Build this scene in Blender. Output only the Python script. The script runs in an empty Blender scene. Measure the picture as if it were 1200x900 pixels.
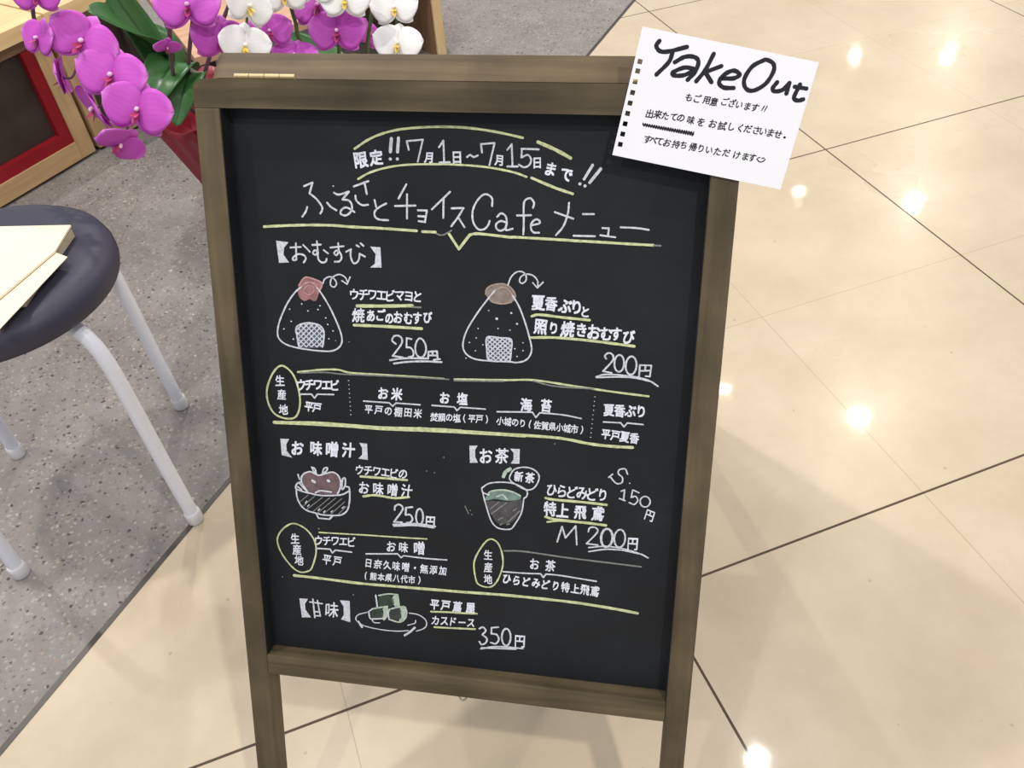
import bpy, bmesh, math, random
from mathutils import Vector, Matrix

# ------------------------------------------------------------------ camera, light, exposure
scene = bpy.context.scene
COL = scene.collection
R = random.Random(7)

cam_data = bpy.data.cameras.new('camera')
cam_data.sensor_width = 36.0
cam_data.lens = 30.58
cam_data.clip_start = 0.02
cam = bpy.data.objects.new('camera', cam_data)
COL.objects.link(cam)
CR = ((0.9346, -0.350389, -0.061249), (-0.288802, -0.64697, -0.705708), (0.207646, 0.677243, -0.705851))
CP = (0.0884271, -0.570126, 1.08967)
cam.matrix_world = Matrix(((CR[0][0], -CR[1][0], -CR[2][0], CP[0]),
                           (CR[0][1], -CR[1][1], -CR[2][1], CP[1]),
                           (CR[0][2], -CR[1][2], -CR[2][2], CP[2]),
                           (0, 0, 0, 1)))
scene.camera = cam

scene.view_settings.view_transform = 'Standard'
scene.view_settings.look = 'None'
scene.view_settings.gamma = 1
scene.view_settings.use_curve_mapping = False
scene.view_settings.exposure = 0.0

world = bpy.data.worlds.new('shop_ambient')
scene.world = world
world.use_nodes = True
world.node_tree.nodes['Background'].inputs[0].default_value = (0.93, 0.96, 1.0, 1)
world.node_tree.nodes['Background'].inputs[1].default_value = 0.53

LAMP_H = 2.625
WARM, NEUT = (1.0, 0.86, 0.68), (1.0, 0.95, 0.90)
def ceiling_lamp(x, y, power, col=WARM, size=0.085):
    d = bpy.data.lights.new('ceiling_spot', 'AREA')
    d.shape = 'DISK'; d.size = size; d.energy = power; d.color = col
    o = bpy.data.objects.new('ceiling_spot', d)
    o.location = (x, y, LAMP_H)
    COL.objects.link(o)
for x, y, pw, c in ((1.35, 0.51, 8, NEUT), (2.31, 2.45, 5, WARM), (2.87, 1.94, 29, WARM), (4.50, 3.54, 26, WARM), (3.86, 4.02, 3, WARM),
                    (5.57, 5.70, 9, WARM), (6.30, 5.33, 26, WARM), (-0.58, 0.66, 20, NEUT), (-0.28, 1.00, 6, NEUT), (-0.9, -0.9, 12, NEUT),
                    (0.62, -1.25, 27, NEUT), (-1.5, 2.2, 12, NEUT), (0.30, 2.75, 30, NEUT)):
    ceiling_lamp(x, y, pw, c)

# ------------------------------------------------------------------ node materials
def lin(c):
    return tuple((v / 255 / 12.92) if v / 255 <= 0.04045 else ((v / 255 + 0.055) / 1.055) ** 2.4 for v in c) + (1,)

class NT:
    def __init__(s, name):
        s.m = bpy.data.materials.new(name); s.m.use_nodes = True
        s.t = s.m.node_tree; s.b = s.t.nodes['Principled BSDF']
    def n(s, typ, **kw):
        x = s.t.nodes.new(typ)
        for k, v in kw.items():
            if k.startswith('i_'): x.inputs[int(k[2:]) if k[2:].isdigit() else k[2:].replace('_', ' ')].default_value = v
            else: setattr(x, k, v)
        return x
    def l(s, a, b): s.t.links.new(a, b)
    def set(s, **kw):
        for k, v in kw.items(): s.b.inputs[k.replace('_', ' ')].default_value = v
    def ramp(s, src, stops):
        r = s.n('ShaderNodeValToRGB'); e = r.color_ramp.elements
        while len(e) < len(stops): e.new(0.5)
        for el, (p, c) in zip(e, stops): el.position = p; el.color = c
        s.l(src, r.inputs[0]); return r.outputs[0]
    def mix(s, fac, a, b, mode='MIX'):
        x = s.n('ShaderNodeMix', data_type='RGBA', blend_type=mode)
        for sock, v in ((x.inputs[0], fac), (x.inputs[6], a), (x.inputs[7], b)):
            if hasattr(v, 'links'): s.l(v, sock)
            else: sock.default_value = v
        return x.outputs[2]
    def math(s, op, a, b=0.0, c=0.0):
        x = s.n('ShaderNodeMath', operation=op)
        for sock, v in zip(x.inputs, (a, b, c)):
            if hasattr(v, 'links'): s.l(v, sock)
            else: sock.default_value = v
        return x.outputs[0]

def plain(name, rgb, rough=0.5, spec=0.5, noise=0.08, scale=30, **kw):
    g = NT(name); c = lin(rgb)
    tc = g.n('ShaderNodeTexCoord'); nz = g.n('ShaderNodeTexNoise'); nz.inputs['Scale'].default_value = scale
    g.l(tc.outputs['Object'], nz.inputs['Vector'])
    lo = tuple(v * (1 - noise) for v in c[:3]) + (1,); hi = tuple(min(1, v * (1 + noise)) for v in c[:3]) + (1,)
    g.l(g.ramp(nz.outputs['Fac'], [(0.3, lo), (0.7, hi)]), g.b.inputs['Base Color'])
    g.set(Roughness=rough); g.b.inputs['Specular IOR Level'].default_value = spec
    for k, v in kw.items(): g.b.inputs[k.replace('_', ' ')].default_value = v
    return g.m

def wood(name, dark, light, along=3.0, across=60.0, rough=0.55, spec=0.3, blotch=0.45):
    g = NT(name)
    a = g.n('ShaderNodeAttribute', attribute_name='grain')
    mp = g.n('ShaderNodeMapping'); mp.inputs['Scale'].default_value = (along, across, across)
    g.l(a.outputs['Vector'], mp.inputs['Vector'])
    nz = g.n('ShaderNodeTexNoise'); nz.inputs['Scale'].default_value = 1.0; nz.inputs['Detail'].default_value = 5; nz.inputs['Distortion'].default_value = 0.6
    g.l(mp.outputs[0], nz.inputs['Vector'])
    n2 = g.n('ShaderNodeTexNoise'); n2.inputs['Scale'].default_value = 14; n2.inputs['Detail'].default_value = 3
    g.l(a.outputs['Vector'], n2.inputs['Vector'])
    base = g.ramp(nz.outputs['Fac'], [(0.28, lin(dark)), (0.72, lin(light))])
    bl = g.ramp(n2.outputs['Fac'], [(0.3, (1 - blotch,) * 3 + (1,)), (0.7, (1, 1, 1, 1))])
    g.l(g.mix(1.0, base, bl, 'MULTIPLY'), g.b.inputs['Base Color'])
    g.set(Roughness=rough); g.b.inputs['Specular IOR Level'].default_value = spec
    bp = g.n('ShaderNodeBump'); bp.inputs['Strength'].default_value = 0.15; bp.inputs['Distance'].default_value = 0.001
    g.l(nz.outputs['Fac'], bp.inputs['Height']); g.l(bp.outputs[0], g.b.inputs['Normal'])
    return g.m

TILE = 0.45
def tile_material():
    g = NT('polished_tile')
    geo = g.n('ShaderNodeNewGeometry'); sp = g.n('ShaderNodeSeparateXYZ'); g.l(geo.outputs['Position'], sp.inputs[0])
    def joint(out, parity):
        u = g.math('DIVIDE', out, TILE)
        d2 = g.math('DIVIDE', g.math('SUBTRACT', u, float(parity)), 2.0)
        d2 = g.math('ABSOLUTE', g.math('SUBTRACT', d2, g.math('ROUND', d2)))
        wide = g.math('LESS_THAN', d2, 0.0019 / (2 * TILE))
        d1 = g.math('ABSOLUTE', g.math('SUBTRACT', u, g.math('ROUND', u)))
        thin = g.math('LESS_THAN', d1, 0.0008 / TILE)
        return wide, thin
    wx, tx = joint(sp.outputs[0], 1); wy, ty = joint(sp.outputs[1], 0)
    W = g.math('MAXIMUM', wx, wy); T = g.math('MAXIMUM', tx, ty)
    n1 = g.n('ShaderNodeTexNoise'); n1.inputs['Scale'].default_value = 4.5; n1.inputs['Detail'].default_value = 9; n1.inputs['Roughness'].default_value = 0.68
    g.l(geo.outputs['Position'], n1.inputs['Vector'])
    base = g.ramp(n1.outputs['Fac'], [(0.3, lin((197, 180, 154))), (0.7, lin((214, 199, 174)))])
    # small dark pits
    vo = g.n('ShaderNodeTexVoronoi'); vo.inputs['Scale'].default_value = 34
    g.l(geo.outputs['Position'], vo.inputs['Vector'])
    sepc = g.n('ShaderNodeSeparateColor'); g.l(vo.outputs['Color'], sepc.inputs[0])
    pit = g.math('MULTIPLY', g.math('LESS_THAN', vo.outputs['Distance'], g.math('MULTIPLY', sepc.outputs[1], 0.11)), g.math('GREATER_THAN', sepc.outputs[0], 0.7))
    c = g.mix(g.math('MULTIPLY', pit, 0.4), base, lin((150, 128, 105)))
    c = g.mix(g.math('MULTIPLY', T, 0.45), c, lin((150, 130, 108)))
    c = g.mix(W, c, lin((88, 72, 58)))
    g.l(c, g.b.inputs['Base Color'])
    n2 = g.n('ShaderNodeTexNoise'); n2.inputs['Scale'].default_value = 2.0; n2.inputs['Detail'].default_value = 4
    g.l(geo.outputs['Position'], n2.inputs['Vector'])
    rr = g.n('ShaderNodeMapRange'); rr.inputs['To Min'].default_value = 0.24; rr.inputs['To Max'].default_value = 0.33
    g.l(n2.outputs['Fac'], rr.inputs['Value'])
    g.l(g.math('ADD', rr.outputs[0], g.math('MULTIPLY', W, 0.5)), g.b.inputs['Roughness'])
    g.b.inputs['Specular IOR Level'].default_value = 0.27
    g.b.inputs['Coat Weight'].default_value = 0.28; g.b.inputs['Coat Roughness'].default_value = 0.045
    n3 = g.n('ShaderNodeTexNoise'); n3.inputs['Scale'].default_value = 9.0
    g.l(geo.outputs['Position'], n3.inputs['Vector'])
    bp = g.n('ShaderNodeBump'); bp.inputs['Strength'].default_value = 0.10; bp.inputs['Distance'].default_value = 0.004
    g.l(n3.outputs['Fac'], bp.inputs['Height']); g.l(bp.outputs[0], g.b.inputs['Normal']); g.l(bp.outputs[0], g.b.inputs['Coat Normal'])
    return g.m

def terrazzo_material():
    g = NT('grey_terrazzo')
    geo = g.n('ShaderNodeNewGeometry')
    n1 = g.n('ShaderNodeTexNoise'); n1.inputs['Scale'].default_value = 5; n1.inputs['Detail'].default_value = 8; n1.inputs['Roughness'].default_value = 0.75
    g.l(geo.outputs['Position'], n1.inputs['Vector'])
    wn = g.n('ShaderNodeTexNoise'); wn.inputs['Scale'].default_value = 160; wn.inputs['Detail'].default_value = 2
    g.l(geo.outputs['Position'], wn.inputs['Vector'])
    warp = g.n('ShaderNodeVectorMath', operation='MULTIPLY_ADD'); warp.inputs[1].default_value = (0.009, 0.009, 0.009)
    g.l(wn.outputs['Color'], warp.inputs[0]); g.l(geo.outputs['Position'], warp.inputs[2])
    c = g.ramp(n1.outputs['Fac'], [(0.3, lin((120, 114, 111))), (0.7, lin((154, 149, 146)))])
    for scale, size, thr, stops in (
            (120, 0.40, 0.60, [(0.0, lin((96, 88, 83))), (0.5, lin((168, 162, 156))), (1.0, lin((136, 122, 108)))]),
            (190, 0.44, 0.64, [(0.0, lin((58, 53, 52))), (0.5, lin((178, 173, 166))), (1.0, lin((116, 104, 95)))]),
            (100, 0.30, 0.80, [(0.0, lin((38, 35, 34))), (0.42, lin((52, 47, 45))), (0.58, lin((196, 192, 185))), (1.0, lin((150, 128, 108)))])):
        v = g.n('ShaderNodeTexVoronoi'); v.inputs['Scale'].default_value = scale
        g.l(warp.outputs[0], v.inputs['Vector'])
        s = g.n('ShaderNodeSeparateColor'); g.l(v.outputs['Color'], s.inputs[0])
        chip = g.math('MULTIPLY', g.math('LESS_THAN', v.outputs['Distance'], size), g.math('GREATER_THAN', s.outputs[0], thr))
        c = g.mix(g.math('MULTIPLY', chip, 0.8), c, g.ramp(s.outputs[1], stops))
    g.l(c, g.b.inputs['Base Color'])
    g.set(Roughness=0.38); g.b.inputs['Specular IOR Level'].default_value = 0.3
    return g.m

def chalkboard_material():
    g = NT('black_chalkboard')
    geo = g.n('ShaderNodeNewGeometry')
    n1 = g.n('ShaderNodeTexNoise'); n1.inputs['Scale'].default_value = 9; n1.inputs['Detail'].default_value = 6; n1.inputs['Roughness'].default_value = 0.65
    g.l(geo.outputs['Position'], n1.inputs['Vector'])
    c = g.ramp(n1.outputs['Fac'], [(0.35, lin((28, 30, 33))), (0.62, lin((34, 37, 41))), (0.85, lin((48, 52, 56)))])
    g.l(c, g.b.inputs['Base Color']); g.set(Roughness=0.55); g.b.inputs['Specular IOR Level'].default_value = 0.22
    return g.m

def chalk(name, rgb, cover=1.0, scale=450):
    g = NT(name)
    geo = g.n('ShaderNodeNewGeometry')
    n1 = g.n('ShaderNodeTexNoise'); n1.inputs['Scale'].default_value = scale; n1.inputs['Detail'].default_value = 4
    g.l(geo.outputs['Position'], n1.inputs['Vector'])
    full = lin(rgb); dark = lin((34, 36, 39))
    m = tuple(full[i] * cover + dark[i] * (1 - cover) for i in range(3)) + (1,)
    lo = tuple(m[i] * 0.66 + dark[i] * 0.34 for i in range(3)) + (1,)
    g.l(g.ramp(n1.outputs['Fac'], [(0.32, lo), (0.62, m)]), g.b.inputs['Base Color'])
    g.set(Roughness=0.85); g.b.inputs['Specular IOR Level'].default_value = 0.1
    return g.m

def petal_material(name, centre, edge, vein):
    g = NT(name)
    a = g.n('ShaderNodeAttribute', attribute_name='petal')   # x along, y across, z random
    sp = g.n('ShaderNodeSeparateXYZ'); g.l(a.outputs['Vector'], sp.inputs[0])
    base = g.ramp(sp.outputs[0], [(0.05, lin(vein)), (0.35, lin(centre)), (0.8, lin(centre)), (1.0, lin(edge))])
    wv = g.math('SINE', g.math('MULTIPLY', sp.outputs[1], 26.0))
    fac = g.math('MULTIPLY', g.math('GREATER_THAN', wv, 0.72), 0.22)
    g.l(g.mix(fac, base, lin(vein)), g.b.inputs['Base Color'])
    g.set(Roughness=0.5); g.b.inputs['Specular IOR Level'].default_value = 0.3
    g.b.inputs['Subsurface Weight'].default_value = 0.15
    g.b.inputs['Subsurface Radius'].default_value = (0.01, 0.006, 0.01)
    g.b.inputs['Subsurface Scale'].default_value = 0.3
    return g.m

def leaf_material():
    g = NT('orchid_leaf')
    a = g.n('ShaderNodeAttribute', attribute_name='petal')
    sp = g.n('ShaderNodeSeparateXYZ'); g.l(a.outputs['Vector'], sp.inputs[0])
    mid = g.math('ABSOLUTE', sp.outputs[1])
    c = g.ramp(mid, [(0.0, lin((40, 74, 40))), (0.12, lin((70, 116, 64))), (1.0, lin((56, 102, 54)))])
    g.l(c, g.b.inputs['Base Color']); g.set(Roughness=0.3); g.b.inputs['Specular IOR Level'].default_value = 0.5
    return g.m

M = dict(
    tile=tile_material(), terrazzo=terrazzo_material(), board=chalkboard_material(),
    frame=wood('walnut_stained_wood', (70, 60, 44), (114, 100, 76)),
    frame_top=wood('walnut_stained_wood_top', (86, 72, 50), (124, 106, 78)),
    steel=plain('brushed_steel_strip', (92, 88, 84), 0.36, 0.5, Metallic=0.7),
    brass=plain('brass_hinge', (222, 204, 160), 0.3, 0.5, Metallic=0.6),
    white=chalk('white_chalk', (218, 222, 232)), yellow=chalk('yellow_green_chalk', (214, 220, 172), scale=260), pen=plain('white_chalk_pen', (226, 230, 242), 0.85, 0.1, 0.12, 300),
    grey=chalk('thin_white_chalk', (205, 210, 205), 0.38), pink=chalk('pink_chalk', (222, 168, 172), 0.8),
    sand=chalk('sand_chalk', (214, 190, 176), 0.62),
    r=chalk('rubbed_pink_chalk', (208, 152, 152), 0.62, 160), t=chalk('rubbed_sand_chalk', (206, 186, 176), 0.5, 160),
    b=chalk('rubbed_blue_chalk', (170, 190, 225), 0.24, 160), m=chalk('rubbed_mauve_chalk', (176, 146, 152), 0.42, 160),
    e=chalk('rubbed_green_chalk', (176, 208, 194), 0.48, 140), k=chalk('rubbed_grey_chalk', (150, 145, 150), 0.3, 140),
    d=chalk('rubbed_dark_green_chalk', (120, 140, 120), 0.22, 140), h=chalk('pale_green_chalk', (208, 226, 208), 0.82, 260),
    paper=plain('white_paper', (240, 240, 247), 0.75, 0.2, 0.01), marker=plain('black_marker', (38, 38, 46), 0.7, 0.2),
    vinyl=plain('dark_navy_vinyl', (54, 54, 70), 0.5, 0.4, 0.0), legs=plain('white_powder_coat', (232, 235, 246), 0.35, 0.5, 0.0),
    cap=plain('translucent_white_rubber', (226, 226, 230), 0.5, 0.4, 0.02),
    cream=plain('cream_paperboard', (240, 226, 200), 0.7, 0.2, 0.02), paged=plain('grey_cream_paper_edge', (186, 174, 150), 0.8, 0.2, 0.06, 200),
    ply=wood('pale_plywood', (176, 142, 100), (206, 174, 130), 4, 50, 0.5, 0.35, 0.12),
    plytop=wood('pale_yellow_wood_top', (226, 192, 138), (242, 214, 164), 4, 50, 0.45, 0.35, 0.08),
    brown=wood('brown_wood', (134, 104, 78), (160, 128, 98), 4, 50, 0.5, 0.3, 0.15),
    pinkwood=wood('pinkish_wood', (196, 152, 122), (218, 176, 146), 4, 50, 0.5, 0.3, 0.12),
    red=plain('red_lining', (138, 20, 32), 0.5, 0.3, 0.1, 8), dark=plain('dark_brown_panel', (62, 52, 46), 0.55, 0.3, 0.2, 12),
    wrap=plain('red_wrapping_paper', (140, 26, 46), 0.4, 0.45, 0.12, 14), soil=plain('dark_moss', (46, 40, 32), 0.9, 0.1, 0.4, 60),
    petal_pink=petal_material('magenta_petal', (198, 84, 194), (216, 128, 216), (176, 60, 172)),
    petal_white=petal_material('white_petal', (243, 241, 242), (250, 249, 250), (232, 226, 226)),
    lip_pink=plain('rose_lip', (176, 62, 112), 0.5, 0.3, 0.35, 120), lip_white=plain('yellow_lip', (236, 206, 96), 0.5, 0.3, 0.2, 120),
    column=plain('pale_pink_column', (244, 200, 226), 0.4, 0.4, 0.02), column_w=plain('white_column', (250, 246, 236), 0.4, 0.4, 0.02),
    leaf=leaf_material(), stem=plain('green_stem', (84, 102, 62), 0.5, 0.3, 0.15), stem_p=plain('purple_green_stem', (108, 78, 92), 0.5, 0.3, 0.15),
    clear=plain('clear_plastic', (176, 170, 160), 0.1, 0.6, 0.0, Transmission_Weight=0.35),
)

# ------------------------------------------------------------------ object helpers
def empty(name, loc, label, cat, group=None):
    o = bpy.data.objects.new(name, None); COL.objects.link(o)
    o.empty_display_size = 0.05; o.location = loc
    o['label'] = label; o['category'] = cat
    if group: o['group'] = group
    return o

def link(name, me, mats, parent=None, origin=None, label=None, smooth=False):
    """mesh vertices are given in world metres; the object's origin is its thing's base"""
    for m in (mats if isinstance(mats, (list, tuple)) else [mats]): me.materials.append(m)
    o = bpy.data.objects.new(name, me); COL.objects.link(o)
    if parent is not None:
        root = parent
        while root.parent: root = root.parent
        me.transform(Matrix.Translation(-Vector(root.location)))
        o.parent = parent
    elif origin is not None:
        me.transform(Matrix.Translation(-Vector(origin))); o.location = origin
    if label: o['label'] = label
    if smooth:
        for p in me.polygons: p.use_smooth = True
    return o

def structure(o): o['kind'] = 'structure'; return o

def mesh(name, verts, faces, attr=None, aname='grain', midx=None):
    me = bpy.data.meshes.new(name); me.from_pydata([tuple(v) for v in verts], [], faces)
    if attr:
        a = me.attributes.new(aname, 'FLOAT_VECTOR', 'POINT')
        for i, v in enumerate(attr): a.data[i].vector = v
    if midx:
        for p, k in zip(me.polygons, midx): p.material_index = k
    me.update(); return me

def bar(name, F, a, b, c, bev=0.0015):
    """box spanning a=(a0,a1) along the grain, b, c in the frame F(a,b,c)->world; chamfered edges, grain attribute"""
    bm = bmesh.new()
    vs = [bm.verts.new((x, y, z)) for x in a for y in b for z in c]
    for f in ((0, 1, 3, 2), (4, 6, 7, 5), (0, 4, 5, 1), (2, 3, 7, 6), (0, 2, 6, 4), (1, 5, 7, 3)):
        bm.faces.new([vs[i] for i in f])
    if bev: bmesh.ops.bevel(bm, geom=bm.edges[:], offset=bev, segments=2, affect='EDGES', profile=0.6)
    seed = Vector((R.random() * 9, R.random() * 9, R.random() * 9))
    loc = [v.co.copy() for v in bm.verts]
    me = bpy.data.meshes.new(name)
    for v in bm.verts: v.co = F(*v.co)
    bmesh.ops.recalc_face_normals(bm, faces=bm.faces)
    bm.to_mesh(me); bm.free()
    at = me.attributes.new('grain', 'FLOAT_VECTOR', 'POINT')
    for i, l in enumerate(loc): at.data[i].vector = l + seed
    return me

def prism(name, F, outline, d0, d1, grain_axis=0):
    """outline [(x,y)] in frame plane, extruded d0..d1 along frame z"""
    n = len(outline)
    loc = [Vector((x, y, d)) for d in (d0, d1) for x, y in outline]
    faces = [list(range(n))[::-1], list(range(n, 2 * n))] + [[i, (i + 1) % n, n + (i + 1) % n, n + i] for i in range(n)]
    seed = Vector((R.random() * 9, R.random() * 9, 0))
    g = [(Vector((v.x, v.y, v.z)) if grain_axis == 0 else Vector((v.y, v.x, v.z))) + seed for v in loc]
    me = mesh(name, [F(*v) for v in loc], faces, g)
    bm = bmesh.new(); bm.from_mesh(me); bmesh.ops.recalc_face_normals(bm, faces=bm.faces); bm.to_mesh(me); bm.free()
    return me

def smooth_line(P, sub=8):
    P = [Vector(p) for p in P]
    if len(P) < 3: return P
    closed = (P[0] - P[-1]).length < 1e-6
    out = []
    for i in range(len(P) - 1):
        p1, p2 = P[i], P[i + 1]
        p0 = P[i - 1] if i > 0 else (P[-2] if closed else 2 * p1 - p2)
        p3 = P[i + 2] if i + 2 < len(P) else (P[1] if closed else 2 * p2 - p1)
        for k in range(sub):
            t = k / sub
            out.append(0.5 * ((2 * p1) + (p2 - p0) * t + (2 * p0 - 5 * p1 + 4 * p2 - p3) * t * t + (3 * p1 - p0 - 3 * p2 + p3) * t ** 3))
    out.append(P[-1]); return out

def tube(P, rad, seg=12, cap=True):
    P = [Vector(p) for p in P]
    rads = rad if isinstance(rad, (list, tuple)) else [rad] * len(P)
    V, Fc = [], []
    t0 = (P[1] - P[0]).normalized()
    up = Vector((0, 0, 1)) if abs(t0.z) < 0.9 else Vector((1, 0, 0))
    nrm = t0.cross(up).normalized()
    for i, p in enumerate(P):
        t = (P[min(i + 1, len(P) - 1)] - P[max(i - 1, 0)]).normalized()
        nrm = (nrm - t * nrm.dot(t)).normalized(); bn = t.cross(nrm)
        for k in range(seg):
            a = 2 * math.pi * k / seg
            V.append(p + (nrm * math.cos(a) + bn * math.sin(a)) * rads[i])
    for i in range(len(P) - 1):
        for k in range(seg):
            Fc.append([i * seg + k, i * seg + (k + 1) % seg, (i + 1) * seg + (k + 1) % seg, (i + 1) * seg + k])
    if cap:
        Fc.append(list(range(seg))[::-1]); Fc.append([(len(P) - 1) * seg + k for k in range(seg)])
    return V, Fc

def lathe(profile, seg=48, centre=(0, 0, 0), wob=None):
    V, Fc = [], []
    for i, (r, z) in enumerate(profile):
        for k in range(seg):
            a = 2 * math.pi * k / seg
            dr, dz = wob(i, a) if wob else (0, 0)
            V.append(Vector((centre[0] + (r + dr) * math.cos(a), centre[1] + (r + dr) * math.sin(a), centre[2] + z + dz)))
    for i in range(len(profile) - 1):
        for k in range(seg):
            Fc.append([i * seg + k, i * seg + (k + 1) % seg, (i + 1) * seg + (k + 1) % seg, (i + 1) * seg + k])
    Fc.append(list(range(seg))[::-1]); Fc.append([(len(profile) - 1) * seg + k for k in range(seg)])
    return V, Fc

def merge(parts):
    V, Fc = [], []
    for v, f in parts:
        o = len(V); V += v; Fc += [[i + o for i in q] for q in f]
    return V, Fc

# ------------------------------------------------------------------ the setting: floor
B0 = 0.55       # the border runs along y = x + B0
far = 14.0
ft = mesh('floor', [(-3.0, -3.0, 0), (far, -3.0, 0), (far, far + B0, 0), (-3.0, -3.0 + B0, 0)], [[0, 1, 2, 3]])
structure(link('floor', ft, M['tile']))
fz = mesh('floor', [(-3.0, -3.0 + B0, 0), (far, far + B0, 0), (-3.0, far + B0, 0)], [[0, 1, 2]])
structure(link('floor', fz, M['terrazzo']))
s2 = math.sqrt(0.5)
def FB(a, b, c): return Vector((a * s2 - b * s2, B0 + a * s2 + b * s2, c))
structure(link('trim_1', bar('trim_1', FB, (-4.0, 18.0), (-0.0045, 0.0045), (-0.004, 0.0008), 0.0), M['steel']))

# ------------------------------------------------------------------ the chalkboard A-frame
O = Vector((0.062885, 0.176269, 0.775536)); EX = Vector((0.871756, -0.48994, 0)); EY = Vector((-0.22235, -0.39563, -0.891087)); NN = Vector((0.43658, 0.776811, -0.453832))
NH = Vector((EX.y, -EX.x, 0))
BW, ST, TI, RT, RB, TH = 0.45, 0.0222, 0.0231, 0.5596, 0.5826, 0.0265
REC = 0.018
def FF(v, u, w): return O + EX * u + EY * v + NN * w      # along the stile, across, into the board
def FR(u, v, w): return O + EX * u + EY * v + NN * w      # along the rail
LEN = (O.z + NN.z * TH) / -EY.z                           # the lower back edge of the legs meets the floor
foot = FR(BW / 2, LEN, TH); foot.z = 0
sb = empty('sandwich_board', foot, 'standing menu chalkboard in a dark-stained wooden A-frame, covered in chalk handwriting', 'sign board')

link('stile', bar('stile', FF, (TI, LEN), (0, ST), (0, TH)), M['frame'], sb)
link('stile', bar('stile', FF, (TI, LEN), (BW - ST, BW), (0, TH)), M['frame'], sb)
def round_rail(F, w0, w1):
    r = 0.011; pts = []
    for cx, cy, a0 in ((r, r, 180), (BW - r, r, 270)):
        for k in range(7):
            a = math.radians(a0 + 15 * k); pts.append((cx + r * math.cos(a), cy + r * math.sin(a)))
    pts += [(BW, TI), (0, TI)]
    return prism('rail', F, pts, w0, w1)
link('rail', round_rail(FR, 0, TH), M['frame'], sb)
link('rail', bar('rail', FR, (ST, BW - ST), (RT, RB), (0, TH)), M['frame'], sb)

# panel with thin black strips lining the sides and top of the rebate
pv = [FR(u, v, w) for w in (REC, REC + 0.004) for u, v in ((ST, TI), (BW - ST, TI), (BW - ST, RT), (ST, RT))]
pf = [[0, 1, 2, 3], [7, 6, 5, 4], [0, 4, 5, 1], [1, 5, 6, 2], [2, 6, 7, 3], [3, 7, 4, 0]]
e = 0.0006
for (u0, u1, v0, v1) in ((ST, ST + e, TI, RT), (BW - ST - e, BW - ST, TI, RT), (ST, BW - ST, TI, TI + e)):
    k = len(pv); pv += [FR(u, v, w) for w in (0.0012, REC) for u, v in ((u0, v0), (u1, v0), (u1, v1), (u0, v1))]
    pf += [[k + i for i in q] for q in pf[:6]]
panel = link('chalkboard', mesh('chalkboard', pv, pf), M['board'], sb, label='black chalkboard panel full of handwriting')

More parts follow.
